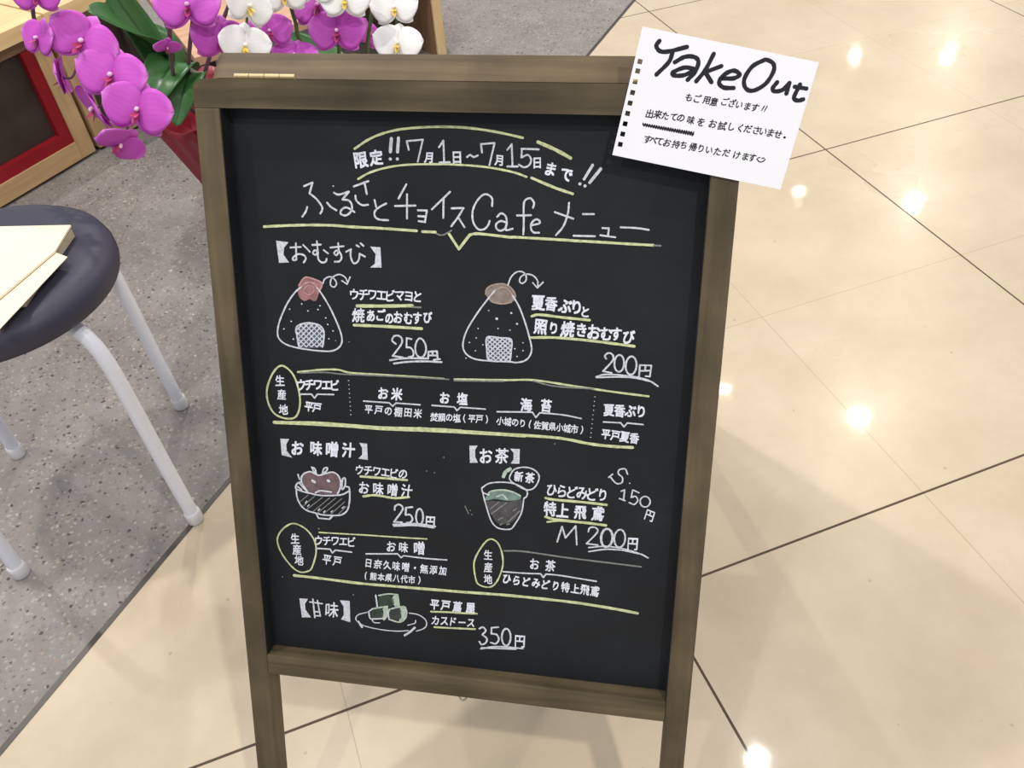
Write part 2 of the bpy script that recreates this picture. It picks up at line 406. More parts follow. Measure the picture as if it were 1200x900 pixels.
# ---- handwriting in millimetres on the board plane (u across, v down)
INK_STROKES=[
('y',2.17,[(132.7,54.5),(147,45.8),(162.8,40.1),(180.5,36.9),(204.6,35.2),(230.5,35.5),(256.2,38.6),(276.4,42.4)]),
('y',3.16,[(289.1,45.5),(302.9,50.9),(316.1,57.4)]),
('y',1.91,[(134.8,79.4),(146,73.5),(161.9,68.9),(179.8,66.3),(206.4,65.2),(228.3,65.4),(250,66.9),(269.4,70.1),(280.2,73.5)]),
('y',2.52,[(284.5,74.2),(303.9,81.5),(318.9,86)]),
('w',3,[(165.3,45.4),(164.1,56.2)]),
('w',2.99,[(171.5,44.9),(170.3,56.1)]),
('w',2.89,[(163.7,62.1),(163.9,62.1)]),
('w',2.88,[(169.9,61.9),(170.1,61.9)]),
('w',1.71,[(178.5,47.2),(180.1,54.2)]),
('w',1.71,[(178.5,47.2),(192.4,45.7)]),
('w',1.7,[(192.4,45.7),(187.7,63.6)]),
('w',1.7,[(206.1,51.5),(209.9,46.1)]),
('w',1.69,[(209.9,46.1),(210.4,63.4)]),
('w',1.71,[(206.4,63.9),(215.2,63.3)]),
('w',1.69,[(230,58.8),(232.6,57.1),(235.7,58.6),(239.1,57.3)]),
('w',1.67,[(241.7,48.2),(242.6,54.8)]),
('w',1.67,[(241.7,48.2),(253.1,47)]),
('w',1.67,[(253.1,47),(248.9,64.9)]),
('w',1.67,[(263.8,52.2),(267.4,47.7)]),
('w',1.66,[(267.4,47.7),(268.3,65)]),
('w',1.68,[(264,65.5),(272.8,65.3)]),
('w',1.66,[(275.5,51.1),(289.9,51.2)]),
('w',1.66,[(275.9,51.1),(275.6,58)]),
('w',1.67,[(275.6,58),(280.9,55.9),(283.7,59.5),(282.1,64),(277.9,65.8),(273.6,63.8)]),
('w',2.74,[(334.3,62.6),(327.9,73.8)]),
('w',2.74,[(341.1,65.3),(332.6,76.5)]),
('w',2.77,[(324.5,77.8),(324.7,77.8)]),
('w',2.77,[(328.7,79.3),(328.9,79.3)]),
('w',1.88,[(85.8,86.8),(93.7,83.6)]),
('w',1.87,[(93.7,83.6),(90.4,92.8)]),
('w',1.88,[(90.4,92.8),(96.5,97.5),(101,103.7),(100.9,107.1),(99.2,109.8)]),
('w',1.9,[(87.6,104.6),(85.8,108.9),(82.5,113.1)]),
('w',1.88,[(105.9,100.3),(109.3,103.8),(114.1,106.5)]),
('w',1.87,[(112.6,91.6),(117,93),(126.1,90.2)]),
('w',1.86,[(126.1,90.2),(120,97.1)]),
('w',1.87,[(120,97.1),(125.8,97.8),(128.3,101.9),(127.2,107.1),(122.5,110.6),(118,109.5),(118.6,106.1),(122.8,103.8),(127.2,105.4),(130.3,107.4)]),
('w',1.85,[(130.8,85.7),(143.9,80.9)]),
('w',1.84,[(140.3,81.8),(142.1,91.8)]),
('w',1.86,[(131.8,93.4),(132.5,97.6),(137.3,101.2),(142.8,100.8)]),
('w',1.85,[(148.8,96.6),(150.1,102.5)]),
('w',1.85,[(159.1,99.2),(153.2,102.3),(148.7,106.3),(148.9,111),(152.9,113.1),(160.4,113.3)]),
('w',1.34,[(112.2,86),(112.4,86)]),
('w',1.82,[(177.3,82.6),(170.1,94.7)]),
('w',1.85,[(166.9,101),(184.9,100.1)]),
('w',1.83,[(177.7,90.9),(177.2,111.3)]),
('w',1.84,[(187,104),(194.9,103.9)]),
('w',1.83,[(194.9,103.9),(193,113.9)]),
('w',1.85,[(187.2,109),(193.9,109)]),
('w',1.85,[(187.5,113.2),(193.3,113.6)]),
('w',1.8,[(215.3,87.6),(199.3,102.7)]),
('w',1.81,[(209.6,93.2),(209.2,109.6)]),
('w',1.82,[(216.4,101.3),(226.8,100.7)]),
('w',1.81,[(226.8,100.7),(222.3,108.2),(216.1,116.4)]),
('w',1.83,[(222.2,108.6),(227.6,116.8)]),
('w',1.8,[(251.4,98.2),(251.4,92.2),(248,89.1),(243.7,89.2),(238.6,94.3),(234.8,102.7),(235.2,111.9),(239.5,118),(244.7,117.8),(248.1,114.3),(249.4,110.7)]),
('y',2.55,[(164.1,120.9),(185.4,121.5)]),
('y',2.53,[(190.6,122),(202.1,122)]),
('y',2.51,[(213.9,122.8),(222.6,135.7)]),
('y',2.53,[(222.6,135.7),(232.2,123.1)]),
('y',2.5,[(232.2,123.1),(240.4,121.9),(268.8,123.9)]),
('g',1.48,[(202.9,123.2),(208.2,124.3),(216.1,120.2)]),
('w',1.8,[(255.8,107),(259.2,104),(263.1,106.3),(264.1,112.1),(263.2,117.2),(264.9,117.8),(269.2,116.5)]),
('w',1.81,[(263.5,111.3),(258.8,110.5),(255,113.3),(255.5,117),(258.9,118.6),(262.8,116.4),(263.8,113)]),
('w',1.78,[(286.2,98.5),(286.9,94.4),(283.9,90.8),(279.7,92.2),(278.3,96.7),(278.6,111.6),(278.4,120.8)]),
('w',1.79,[(272.8,105.3),(284.6,104.7)]),
('w',1.8,[(285.2,113),(291.9,111.1),(291.4,108.6),(288.5,108.1),(285.2,111.3),(284.8,115.5),(287,118.8),(291.7,119)]),
('w',1.76,[(316.2,93.4),(315.5,102),(312.1,112.8),(306.1,120.5)]),
('w',1.77,[(304.6,101.4),(320.2,106.3)]),
('y',2.4,[(268.4,123.5),(276.1,123.6),(310,124.2),(327.6,124.8)]),
('w',1.76,[(328.1,102.2),(337.1,101.9)]),
('w',1.78,[(320.9,120.4),(338.8,120.1)]),
('w',1.76,[(344.7,113.1),(350,113.1)]),
('w',1.76,[(350,113.1),(349.6,118.9)]),
('w',1.77,[(343.3,119.1),(355.7,120.3)]),
('w',1.75,[(359.6,111.9),(372.1,112),(382.7,113.1)]),
('y',2.38,[(292.8,123.9),(297.9,124),(331.5,124.6),(364.6,125.3),(387.6,125.6)]),
('g',1.68,[(387.6,125.7),(393.3,125.8)]),
('y',2.56,[(46.2,123.2),(66.7,121.5),(87.1,120.2),(109.1,119.7),(127.2,120.3),(148.8,120.5),(164.1,120.8)]),
('w',1.79,[(69.6,140.7),(79.4,139.8)]),
('w',1.79,[(75,136.7),(74.5,151.4)]),
('w',1.8,[(74.5,151.4),(71.6,151.9),(71.5,149.7),(76.2,146.4),(81.7,147),(83.4,150.1),(81.1,153.6)]),
('w',1.78,[(81.8,137.9),(87.5,143.7)]),
('w',1.78,[(90.2,137.6),(98.1,136.9)]),
('w',1.77,[(94.7,134.1),(94.8,142.5),(92.9,146.1),(90.4,144.9),(92.2,142.2),(95.1,143.4)]),
('w',1.78,[(95.1,143.4),(95,149.6),(98.1,152.8),(101.8,151.9),(102.9,149.2)]),
('w',1.78,[(100.6,141.8),(104.5,144.5)]),
('w',1.77,[(106.9,139.2),(119.1,137.5)]),
('w',1.76,[(114.2,135.1),(114.3,141.7),(112.3,145.7),(110.1,144),(112,141.8),(114.8,142.1)]),
('w',1.77,[(114.8,142.1),(116.8,146.8),(114.8,150.9),(110.2,151.6)]),
('w',1.77,[(121.2,142.3),(125.8,139.9)]),
('w',1.76,[(125.8,139.9),(125.1,145.6),(127.1,151.7),(130.4,151.5),(132.8,147.9),(133.4,143.5)]),
('w',1.76,[(133.4,143.5),(138.3,145.9)]),
('w',1.76,[(131,136.2),(133.2,137.4)]),
('w',1.75,[(134.7,134.3),(137.4,136.5)]),
('p',1.75,[(75.4,174.5),(80.8,167.6),(86.7,167.4),(96.3,170.7),(96.8,174.4),(94.9,177.4)]),
('p',1.75,[(77.3,175.9),(83.5,171.3),(90.3,172.4),(92.1,175.6)]),
('p',0.95,[(80.1,178.1),(84.3,174.1),(89.1,175.8),(88.9,179.6),(84.7,182.7),(80.4,181),(80.1,178.1)]),
('w',1.67,[(77.3,175.9),(71,181.4),(63.3,191.5),(56.4,204.5),(52.6,214.5),(51.9,223.5),(56.6,229.2),(66.5,232.6),(83.6,234.5),(100.6,234.6),(108.8,231.5),(113,225.8),(112.9,217.9),(109.1,206.4),(102.9,192.3),(95.7,180.2),(92.1,175.6)]),
('w',1.65,[(71.6,232.2),(70.3,221.4),(69.7,215.5),(73,211.4),(82.1,208.9),(92,210.3),(96.2,215),(96.3,221.8),(94.3,230.9)]),
('w',1.21,[(88.9,209.9),(96.3,217.1)]),
('w',1.21,[(82.6,209),(96.2,222.4)]),
('w',1.22,[(78.2,210),(95.2,226.7)]),
('w',1.22,[(74,211.1),(94,230.9)]),
('w',1.22,[(71.1,213.7),(88.9,231.2)]),
('w',1.23,[(69.9,217.9),(83.7,231.5)]),
('w',1.23,[(70.6,223.9),(78.6,231.8)]),
('w',1.23,[(71.3,230),(73.4,232.1)]),
('w',1.22,[(69.8,216.8),(76.3,210.5)]),
('w',1.23,[(70.3,221.1),(82.6,209)]),
('w',1.23,[(70.8,225.3),(86.8,209.6)]),
('w',1.23,[(71.3,229.6),(91,210.2)]),
('w',1.23,[(73.5,232.1),(93.7,212.2)]),
('w',1.23,[(78.7,231.8),(96,214.7)]),
('w',1.23,[(83.8,231.5),(96.3,219.2)]),
('w',1.23,[(89,231.2),(95.7,224.5)]),
('w',1.23,[(94.1,230.9),(94.4,230.6)]),
('w',1.44,[(76.8,191.5),(77,191.5)]),
('w',1.45,[(64.9,197),(65.2,197)]),
('w',1.45,[(82.3,197.7),(82.6,197.7)]),
('w',1.44,[(91.8,195.9),(92.1,195.9)]),
('w',1.44,[(94,192.3),(94.3,192.2)]),
('w',1.45,[(98.9,203.3),(99.1,203.3)]),
('w',1.46,[(65.6,208.4),(65.9,208.4)]),
('w',1.45,[(100.5,209.3),(100.7,209.3)]),
('w',1.47,[(58.1,215.9),(58.3,215.9)]),
('w',1.45,[(105.1,215.1),(105.4,215.1)]),
('w',1.48,[(66.5,225.1),(66.8,225.1)]),
('w',1.46,[(100.8,222.8),(101,222.7)]),
('g',1.3,[(107.2,224.1),(107.4,224.1)]),
('g',1.29,[(120,224.6),(120.3,224.5)]),
('w',1.42,[(98.2,171.5),(100.4,167.2),(105.3,165.3),(109.1,167.2),(110.9,170.9),(108.8,174.3),(105.4,173.1),(105.7,168.3),(109.3,164.4),(114.2,162.8),(118.9,164.9),(121.2,169)]),
('w',1.41,[(115.9,168.3),(120.1,170.9)]),
('w',1.4,[(123.8,164.7),(120.6,171.4)]),
('s',1.66,[(246.2,173.9),(248.7,167.7),(257.7,164.3),(265.7,165.4),(271.2,170.6),(272.3,175.1)]),
('s',1.65,[(254.7,170),(260.7,167.2),(265.7,168.4),(269.8,173.7)]),
('s',1.66,[(249.8,177.7),(252.8,180.6),(260.9,181.7),(268.9,179.8)]),
('w',1.58,[(254.7,170),(247.7,178.9),(238.7,191.6),(230.5,205.4),(226.6,216),(226.3,224.5),(230.5,230.5),(238.8,233.7),(254.3,234.3),(268.6,233.9),(273.7,234.3),(280.8,232.6),(285.8,228.1),(287.7,220.7),(285.5,210.5),(281.1,196.4),(275.9,183.5),(269.8,173.7)]),
('w',1.57,[(248.6,233.6),(247.5,223.2),(247.9,212.7),(259.2,212.5),(269.3,213.5),(269.5,223.9),(268.6,232.9)]),
('w',1.24,[(247.8,215),(250,212.7)]),
('w',1.24,[(247.6,219.7),(254.2,212.6)]),
('w',1.25,[(247.6,224.2),(258.3,212.6)]),
('w',1.25,[(248,228.2),(262.1,212.8)]),
('w',1.25,[(248.4,232.3),(265.9,213.2)]),
('w',1.25,[(251.4,233.5),(269.3,213.8)]),
('w',1.25,[(255.7,233.4),(269.4,218.2)]),
('w',1.25,[(259.9,233.2),(269.5,222.7)]),
('w',1.25,[(264.2,233),(269.1,227.6)]),
('w',1.25,[(268.4,232.9),(268.6,232.6)]),
('w',1.23,[(266.3,213.2),(269.4,215.5)]),
('w',1.23,[(260.3,212.7),(269.4,219.5)]),
('w',1.23,[(255,212.6),(269.5,223.5)]),
('w',1.24,[(249.8,212.7),(269.2,227.2)]),
('w',1.24,[(247.8,215.2),(268.8,230.9)]),
('w',1.24,[(247.7,219.1),(266.2,233)]),
('w',1.25,[(247.5,222.9),(261.1,233.2)]),
('w',1.25,[(247.9,227.3),(256,233.3)]),
('w',1.25,[(248.4,231.6),(250.9,233.5)]),
('w',1.22,[(249,188.4),(249.2,188.4)]),
('w',1.23,[(239.5,205.1),(239.8,205.1)]),
('w',1.23,[(257.4,204.1),(257.6,204.1)]),
('w',1.22,[(268,205),(268.2,205)]),
('w',1.24,[(237.9,213.8),(238.1,213.8)]),
('w',1.25,[(231.7,218.4),(232,218.3)]),
('w',1.24,[(243.9,219.7),(244.1,219.7)]),
('w',1.25,[(237.2,225.6),(237.4,225.6)]),
('w',1.23,[(279.8,215.7),(280,215.7)]),
('w',1.24,[(272.7,221.6),(272.9,221.6)]),
('w',1.23,[(279.9,222.9),(280.2,222.9)]),
('w',1.24,[(274.7,228.6),(274.9,228.6)]),
('w',1.26,[(228.6,233.1),(228.8,233.1)]),
('w',2.59,[(256.2,195.4),(256.4,195.4)]),
('w',1.98,[(274.2,199),(274.4,199)]),
('w',1.97,[(269,189.6),(269.2,189.6)]),
('w',1.42,[(265.8,164.9),(268.5,157.8),(273.4,153.2),(278.3,152.9),(281.3,155.7),(281.4,160.2),(278.5,162.8),(276,161.4),(276.9,157.4),(281.3,154.8),(287.2,155.5),(291.3,159.7),(291.9,164.6)]),
('w',1.41,[(287.4,161.9),(291.4,166.1)]),
('w',1.4,[(296.4,160.9),(291.6,166.1)]),
('y',3.32,[(129.2,190.6),(154.2,189.4),(180.1,187.7)]),
('g',1.94,[(180.1,189),(187.9,188.8)]),
('y',2.88,[(125.6,208.5),(153.6,208.1),(188.3,208.2)]),
('w',1.83,[(164,223.7),(160.8,220.9),(162.6,216.8),(166.6,215.9),(169.8,218.4),(169.7,222.4),(166.9,227.2),(160.7,235.3)]),
('w',1.85,[(160.7,235.3),(170,236)]),
('w',1.82,[(174.4,217.8),(178.7,218.4)]),
('w',1.82,[(174.4,217.8),(173.9,226.4)]),
('w',1.83,[(173.9,226.4),(177.5,226.5),(180.1,229.7),(179.7,234.1),(175.7,235.5)]),
('w',1.82,[(186.3,217.4),(183.6,220.2),(182.1,226.2),(183,232.2),(186.3,235),(189.9,233.4),(192,228.3),(191.7,223),(189.2,218.5),(186.3,217.4)]),
('w',1.91,[(193.8,235.8),(194.3,229.2)]),
('w',1.9,[(194.3,229.2),(202.1,228.3)]),
('w',1.9,[(202.1,228.3),(202.7,235.6)]),
('w',1.9,[(198.1,228.9),(198,232.2)]),
('w',1.91,[(194.2,232.7),(202.4,232.2)]),
('w',1.91,[(199.1,236.5),(204.7,235.5)]),
('w',1.94,[(158.2,239.5),(171.3,236.9),(192.5,235.7)]),
('w',1.94,[(161.8,242.4),(174.6,240),(191.1,238.5),(206.3,238.2)]),
('y',2.56,[(287.2,191.4),(294.1,189.7),(315.8,191.1),(337.3,192.1)]),
('y',2.6,[(286.7,210.7),(307.7,209.4),(333.8,210.1),(355.4,211.5),(376.8,213.1)]),
('w',1.74,[(353.3,225.7),(352,223.5),(354,220.8),(357.1,220.7),(359.3,223.1),(358.6,227.6),(351.1,237.2)]),
('w',1.75,[(351.1,237.2),(358.6,238.3)]),
('w',1.73,[(368.9,229.1),(368.4,232.9),(366.9,235.8),(364.8,236.8),(362.7,235.8),(361.1,233),(360.6,229.2),(361.1,225.4),(362.6,222.6),(364.7,221.6),(366.8,222.6),(368.3,225.3),(368.9,229.1)]),
('w',1.73,[(379.7,230.5),(379,234.7),(377.3,237.7),(374.9,238.7),(372.6,237.6),(370.9,234.5),(370.4,230.4),(371.1,226.3),(372.9,223.3),(375.2,222.2),(377.5,223.4),(379.1,226.4),(379.7,230.5)]),
('w',1.66,[(382.4,240),(382.6,229.6)]),
('w',1.65,[(382.6,229.6),(392.4,229.3)]),
('w',1.65,[(392.4,229.3),(391.7,239.4)]),
('w',1.66,[(391.7,239.4),(388.1,239.3)]),
('w',1.65,[(387.5,229.5),(387.2,234.3)]),
('w',1.66,[(382.7,234.8),(391.8,234)]),
('w',1.68,[(345.4,242.9),(352.5,240.2),(366.7,239.8),(382.1,241),(392.1,243.6),(399.1,247.7)]),
('w',1.68,[(345.8,243.3),(363.7,241.6),(379.1,241.5),(391.5,243.6)]),
('y',2.01,[(53.3,251.5),(44.3,259.1),(37.2,274.8),(37,288.5),(42.9,300.1),(54.6,304),(64.2,301),(69,287.8),(67.9,271),(62.9,257.9),(53.3,251.5)]),
('y',2.01,[(68.9,256.7),(91.5,253),(108.1,251.9),(121.1,254),(160.1,253.9),(208.1,253.9)]),
('g',1.5,[(71.3,257.4),(94.7,255.3),(114.5,255.8),(160.1,254.7),(212.8,254.1)]),
('w',1.61,[(70,278.4),(80.9,277.6)]),
('w',1.6,[(80.9,277.6),(83.7,281.3)]),
('w',1.6,[(83.7,281.3),(86.8,277.2)]),
('w',1.6,[(86.8,277.2),(102.7,276.4)]),
('w',0.99,[(117.8,261.7),(118.1,261.7)]),
('w',0.99,[(117.9,265.8),(118.1,265.8)]),
('w',1,[(118,270),(118.2,270)]),
('w',1,[(118,274.2),(118.3,274.2)]),
('w',1,[(118.1,278.4),(118.4,278.3)]),
('w',1,[(118.2,282.6),(118.4,282.5)]),
('w',1.01,[(118.3,286.8),(118.5,286.8)]),
('w',1.01,[(118.4,291),(118.6,291)]),
('w',1.01,[(118.4,295.2),(118.7,295.2)]),
('w',1.58,[(131.5,280.8),(156.1,280.7)]),
('w',1.57,[(156.1,280.7),(159.3,283.8)]),
('w',1.57,[(159.3,283.8),(162.6,280.5)]),
('w',1.57,[(162.6,280.5),(185.6,280.5)]),
('y',2.78,[(41.4,308.5),(91.9,305.8),(142.1,305.9),(191.4,303.7),(223.7,302.9)]),
('y',2.78,[(41.4,309.2),(100.2,307.4),(158.6,307),(222.1,303.9)]),
('y',2.08,[(218,253.7),(262.9,251.4),(289.9,249.6),(320.4,252.1),(358.2,255.4),(391.7,257.6)]),
('g',1.56,[(289.9,250.4),(309.1,253.9),(343.1,254.1)]),
('g',1.6,[(218,254.9),(262.9,252.6)]),
('w',1.55,[(196.8,280.2),(217.8,280.3)]),
('w',1.54,[(217.8,280.3),(220.2,283.6)]),
('w',1.55,[(220.2,283.6),(223.4,280.1)]),
('w',1.54,[(223.4,280.1),(246.6,280.2)]),
('w',1.53,[(257.4,281.9),(289.6,279.9)]),
('w',1.51,[(289.6,279.9),(293,284.8)]),
('w',1.52,[(293,284.8),(296.4,280)]),
('w',1.51,[(296.4,280),(317.6,280.5),(333.9,282.7)]),
('w',0.93,[(344.9,261.3),(345.2,261.3)]),
('w',0.93,[(344.7,265.6),(344.9,265.6)]),
('w',0.93,[(344.5,269.8),(344.7,269.8)]),
('w',0.94,[(344.3,274.1),(344.5,274.1)]),
('w',0.94,[(344,278.4),(344.2,278.4)]),
('w',0.94,[(343.8,282.7),(344,282.7)]),
('w',0.94,[(343.6,287),(343.8,287)]),
('w',0.95,[(343.3,291.3),(343.5,291.3)]),
('w',0.95,[(343.1,295.7),(343.3,295.6)]),
('w',0.95,[(342.8,300),(343.1,300)]),
('w',1.49,[(353.6,284.4),(369,284.1)]),
('w',1.48,[(369,284.1),(372.1,287.7)]),
('w',1.48,[(372.1,287.7),(374.7,283.8)]),
('w',1.48,[(374.7,283.8),(388.7,284.2)]),
('y',3,[(183.2,303.9),(243.7,303.3),(302.8,302.8),(322.2,303.7),(341.6,306.3),(360.8,307.2),(380.7,306.8)]),
('y',2,[(183.2,306),(243.7,304.6),(283.2,304)]),
('y',2.62,[(125.4,357.7),(144.4,357.5),(171,357.4)]),
('y',2.65,[(127.4,378.5),(139.5,376.1),(157.9,377.4),(172.7,375)]),
('w',2.02,[(158.2,389.9),(158.8,386.1),(162.6,383.7),(166.1,386.1),(165.3,390.7),(157.1,402.9)]),
('w',2.04,[(157.1,402.9),(165,402.5)]),
('w',2.01,[(169.6,386.5),(176,385.2)]),
('w',2.01,[(169.6,386.5),(169,394.1)]),
('w',2.02,[(169,394.1),(173.7,393.7),(175.7,398.1),(173.5,401.6),(169.9,402.4)]),
('w',2.01,[(186.3,394.4),(185.8,398.7),(184.4,401.8),(182.7,403.1),(180.9,402.2),(179.7,399.3),(179.3,395.1),(179.9,390.9),(181.2,387.7),(183,386.4),(184.7,387.4),(185.9,390.3),(186.3,394.4)]),
('w',2.04,[(156.3,405.8),(178.4,402.7),(198.1,403.7)]),
('w',2.05,[(157,407.2),(178.4,404.5),(196.7,405.1)]),
('w',1.79,[(59.3,376.8),(64.6,378.7),(70.7,379.8),(83.8,381.4),(99.3,380),(107.1,378),(113.4,373.8)]),
('w',1.79,[(58.9,376.4),(59.1,373.5),(61.2,370.5),(64.4,369)]),
('w',1.76,[(110.5,369.7),(113.2,370.2),(113.8,373.8)]),
('w',1.79,[(59.3,376.8),(59.5,384.9),(62.1,392.8),(68,398.8),(78,401.2)]),
('w',1.81,[(78,401.2),(86.5,402.4),(99.8,401.5),(106.1,399.3),(110.9,393.9),(113.3,383.9),(113.8,373.8)]),
('w',1.81,[(78,401.2),(80.4,406.3)]),
('w',1.81,[(80.4,406.3),(91.7,406.4)]),
('w',1.81,[(91.7,406.4),(95.1,402)]),
('w',1.79,[(70.8,378.9),(65.9,370.5),(65.5,364.1),(68.9,359.4),(75.2,357.2),(80.5,359.6),(84.3,360),(91.3,357.4),(97.5,355.7),(102.7,358.4),(105.1,364.6),(103.9,372.7),(101.3,378.1)]),
('w',1.79,[(78.9,379),(84.1,376.5),(95.2,376.9)]),
('w',1.76,[(76.7,352.3),(79.7,353.6),(80.9,358.7)]),
('w',1.76,[(76.7,352.3),(78.4,356.2),(80.5,358.4)]),
('w',1.76,[(87.4,358.1),(88.9,352.8),(92.4,351.4),(91.5,354.6),(87.4,358.1)]),
('w',1.78,[(62.2,361.2),(63.4,366.3)]),
('w',1.76,[(107.1,362),(109.5,360.6),(110,364.9),(109,369.8),(106.6,373.2)]),
('w',1.76,[(107.1,362),(105.8,372.5)]),
('w',1.79,[(62.8,370),(66.4,374.5),(70.8,378.9)]),
('w',1.79,[(61,374.2),(64.7,377.1)]),
('w',3.02,[(76.6,366.5),(78.8,367.9)]),
('w',3,[(92.4,365),(93.3,365.4)]),
('w',3.36,[(92.8,365.3),(93.1,365.2)]),
('g',0.99,[(62.3,390.3),(71.4,382.1)]),
('g',0.99,[(65.9,394.1),(78.3,382.3)]),
('g',1,[(68.8,397.9),(86,383.2)]),
('g',1,[(75,399.8),(93,383.4)]),
('g',1,[(79.6,401),(99.2,382.8)]),
('g',0.99,[(85.8,401.2),(105.3,383)]),
('g',0.99,[(93.6,400.5),(108.2,386)]),
('g',0.99,[(101.4,399.7),(109.5,390.8)]),
('w',1.26,[(67.7,391.5),(69.4,388.9)]),
('w',1.27,[(69.8,394.6),(71.5,392.8)]),
('w',1.26,[(80.5,398),(82.2,396.2)]),
('w',1.26,[(85.9,399.6),(87.5,397.8)]),
('w',1.26,[(93.7,398.4),(95.3,397)]),
('w',1.25,[(105.2,393.2),(107.2,391.4)]),
('h',1.86,[(249.6,365.6),(252.1,361.8),(262.6,359.3),(272.3,360.2),(280,363.6)]),
('h',1.86,[(257.8,366.6),(263.4,364.3),(267.5,368.3)]),
('h',3.75,[(264,345.5),(266,340.6),(270.3,337.2)]),
('w',1.52,[(243.5,359.1),(250.4,353.7),(262.5,351.3),(274.6,351.9),(284.3,356.3),(286.7,359.5),(286,363.9),(283.6,365.9)]),
('w',1.52,[(243.5,359.1),(244.7,363.4),(250.5,365.5)]),
('w',1.52,[(244.3,362.6),(247.2,374.6),(252.3,391.1),(257.2,397.8),(263,399.9),(271.2,399.1),(275.2,394.2),(281.5,381.1),(283.6,365.9)]),
('w',1.5,[(270.4,343.6),(274.3,337.3),(283,334.4),(291.8,335.8),(297.1,341.3),(296.1,349.1),(291.4,355.6),(284.3,356.7),(274.6,351.9),(270.1,348),(270.4,343.6)]),
('g',1.37,[(259.6,390.4),(263.7,387.7)]),
('g',1.36,[(273.4,380.1),(276.6,377.2)]),
('g',1.37,[(261.3,395.6),(263.8,394)]),
('g',1.37,[(267.9,394.9),(270.3,393.8)]),
('g',1.37,[(268.7,392.2),(279.9,379.5)]),
('g',1.36,[(252.2,379.5),(260.3,371.6)]),
('g',1.37,[(253,384.8),(267.6,371.8)]),
('y',2.75,[(303.9,363.7),(312.4,364.7),(338.8,364.7),(360.3,365.4)]),
('y',2.78,[(304.4,383),(313,384.8),(339.6,385.4),(360.8,386.3)]),
('y',2.03,[(306.2,388.2),(318.4,385.9),(339.7,385.9)]),
('w',1.52,[(377.7,333),(375.4,328.2),(370.3,329.2),(369.5,333.2),(373.3,336.8),(373,341.9),(368,342.9),(362.5,337.2)]),
('w',1.53,[(361,337.6),(364.4,334.2)]),
('w',1.54,[(373,350.4),(376,348.7)]),
('w',1.54,[(376,348.7),(375.5,359.3)]),
('w',1.55,[(371.8,357.9),(376.9,359.4)]),
('w',1.53,[(383.7,348.3),(388.9,350.4)]),
('w',1.53,[(383.2,348.3),(382.3,355.8)]),
('w',1.54,[(382.3,355.8),(386.1,354.3),(388.4,358.1),(385.5,362.4),(380.8,361.1)]),
('w',1.29,[(380,341.8),(380.2,341.8)]),
('w',1.54,[(399.6,358.4),(399.1,361.1),(397.6,363.2),(395.4,364.1),(393.1,363.6),(391.3,361.8),(390.6,359.3),(391,356.6),(392.6,354.5),(394.8,353.6),(397,354.1),(398.8,355.9),(399.6,358.4)]),
('w',1.7,[(316.1,408),(320.2,391.5)]),
('w',1.69,[(320.2,391.5),(323.8,403)]),
('w',1.7,[(323.8,403),(332.9,389.6)]),
('w',1.68,[(332.9,389.6),(334.7,409.1)]),
('w',1.68,[(344.8,394.4),(346.2,390.1),(351.4,389.6),(353.2,394.1),(343.7,407)]),
('w',1.69,[(343.7,407),(354.4,407.4)]),
('w',2.42,[(367.5,399),(366.7,403.8),(364.7,407.3),(362,408.6),(359.4,407.4),(357.6,403.9),(357,399.2),(357.8,394.4),(359.8,390.9),(362.5,389.7),(365,390.9),(366.9,394.3),(367.5,399)]),
('w',1.75,[(379.2,398.4),(378.5,403),(376.6,406.4),(374,407.7),(371.6,406.5),(369.8,403.1),(369.2,398.5),(369.9,393.9),(371.9,390.5),(374.4,389.3),(376.9,390.5),(378.6,393.8),(379.2,398.4)]),
('w',1.69,[(346,410.9),(361.8,408),(377.7,408.8),(393.7,412.4),(401.2,415.8)]),
('w',1.7,[(346.2,415.1),(362,411),(377.8,410.5),(392.7,412.5)]),
('y',1.84,[(53.9,414.9),(43.7,420.6),(36.7,430.3),(35.6,439.1),(39.7,451.1),(48.8,463.8),(57.5,469.1),(66.7,466.6),(70.6,461.4),(75.1,447.4),(75.7,436.8),(72.7,427.6),(65.2,418.9),(53.9,414.9)]),
('y',1.74,[(80.1,422.1),(103,421.2),(129.3,420.1),(146.6,419.6),(172.4,418.8),(189.5,418)]),
('g',1.83,[(79.9,417.9),(80.2,417.9)]),
('w',1.76,[(75.9,440.1),(90.6,439.5)]),
('w',1.75,[(90.6,439.5),(92.6,443.6)]),
('w',1.75,[(92.6,443.6),(95.9,440.1)]),
('w',1.75,[(95.9,440.1),(112.7,440.5)]),
('w',1.73,[(127.6,440.8),(159.9,437.4)]),
('w',1.72,[(159.9,437.4),(163.2,441.2)]),
('w',1.72,[(163.2,441.2),(165.9,438.8)]),
('w',1.72,[(165.9,438.8),(189.1,439.4),(209.2,438.8)]),
('y',1.74,[(251.1,412.1),(243.4,421.3),(236.4,437.8),(237.6,454.9),(241.2,462.6),(252,464),(259.1,456.5),(264.3,440),(263.5,425.7),(258.7,414.5),(251.1,412.1)]),
('g',1.92,[(265.8,422.8),(284.5,421.5),(325,423.7),(370.6,425.1),(395.4,425.9)]),
('y',1.22,[(267,423),(284.5,421.8),(325,423.9),(370.6,425.4)]),
('w',1.77,[(264.9,445.5),(284.9,445),(301.3,443.8)]),
('w',1.75,[(301.3,443.8),(304,447.5)]),
('w',1.75,[(304,447.5),(306.5,443.5)]),
('w',1.74,[(306.5,443.5),(321.1,443.6),(354.6,446)]),
('y',3.22,[(50.5,473.7),(73.6,473.8),(118.2,474.9),(153.7,474.3),(223.1,472.7),(231.6,472.4),(267.6,471.2),(304.4,471.1),(338.3,471.6),(373.1,473.9),(395,476.1)]),
('w',1.82,[(65.4,502.7),(78.7,503.1)]),
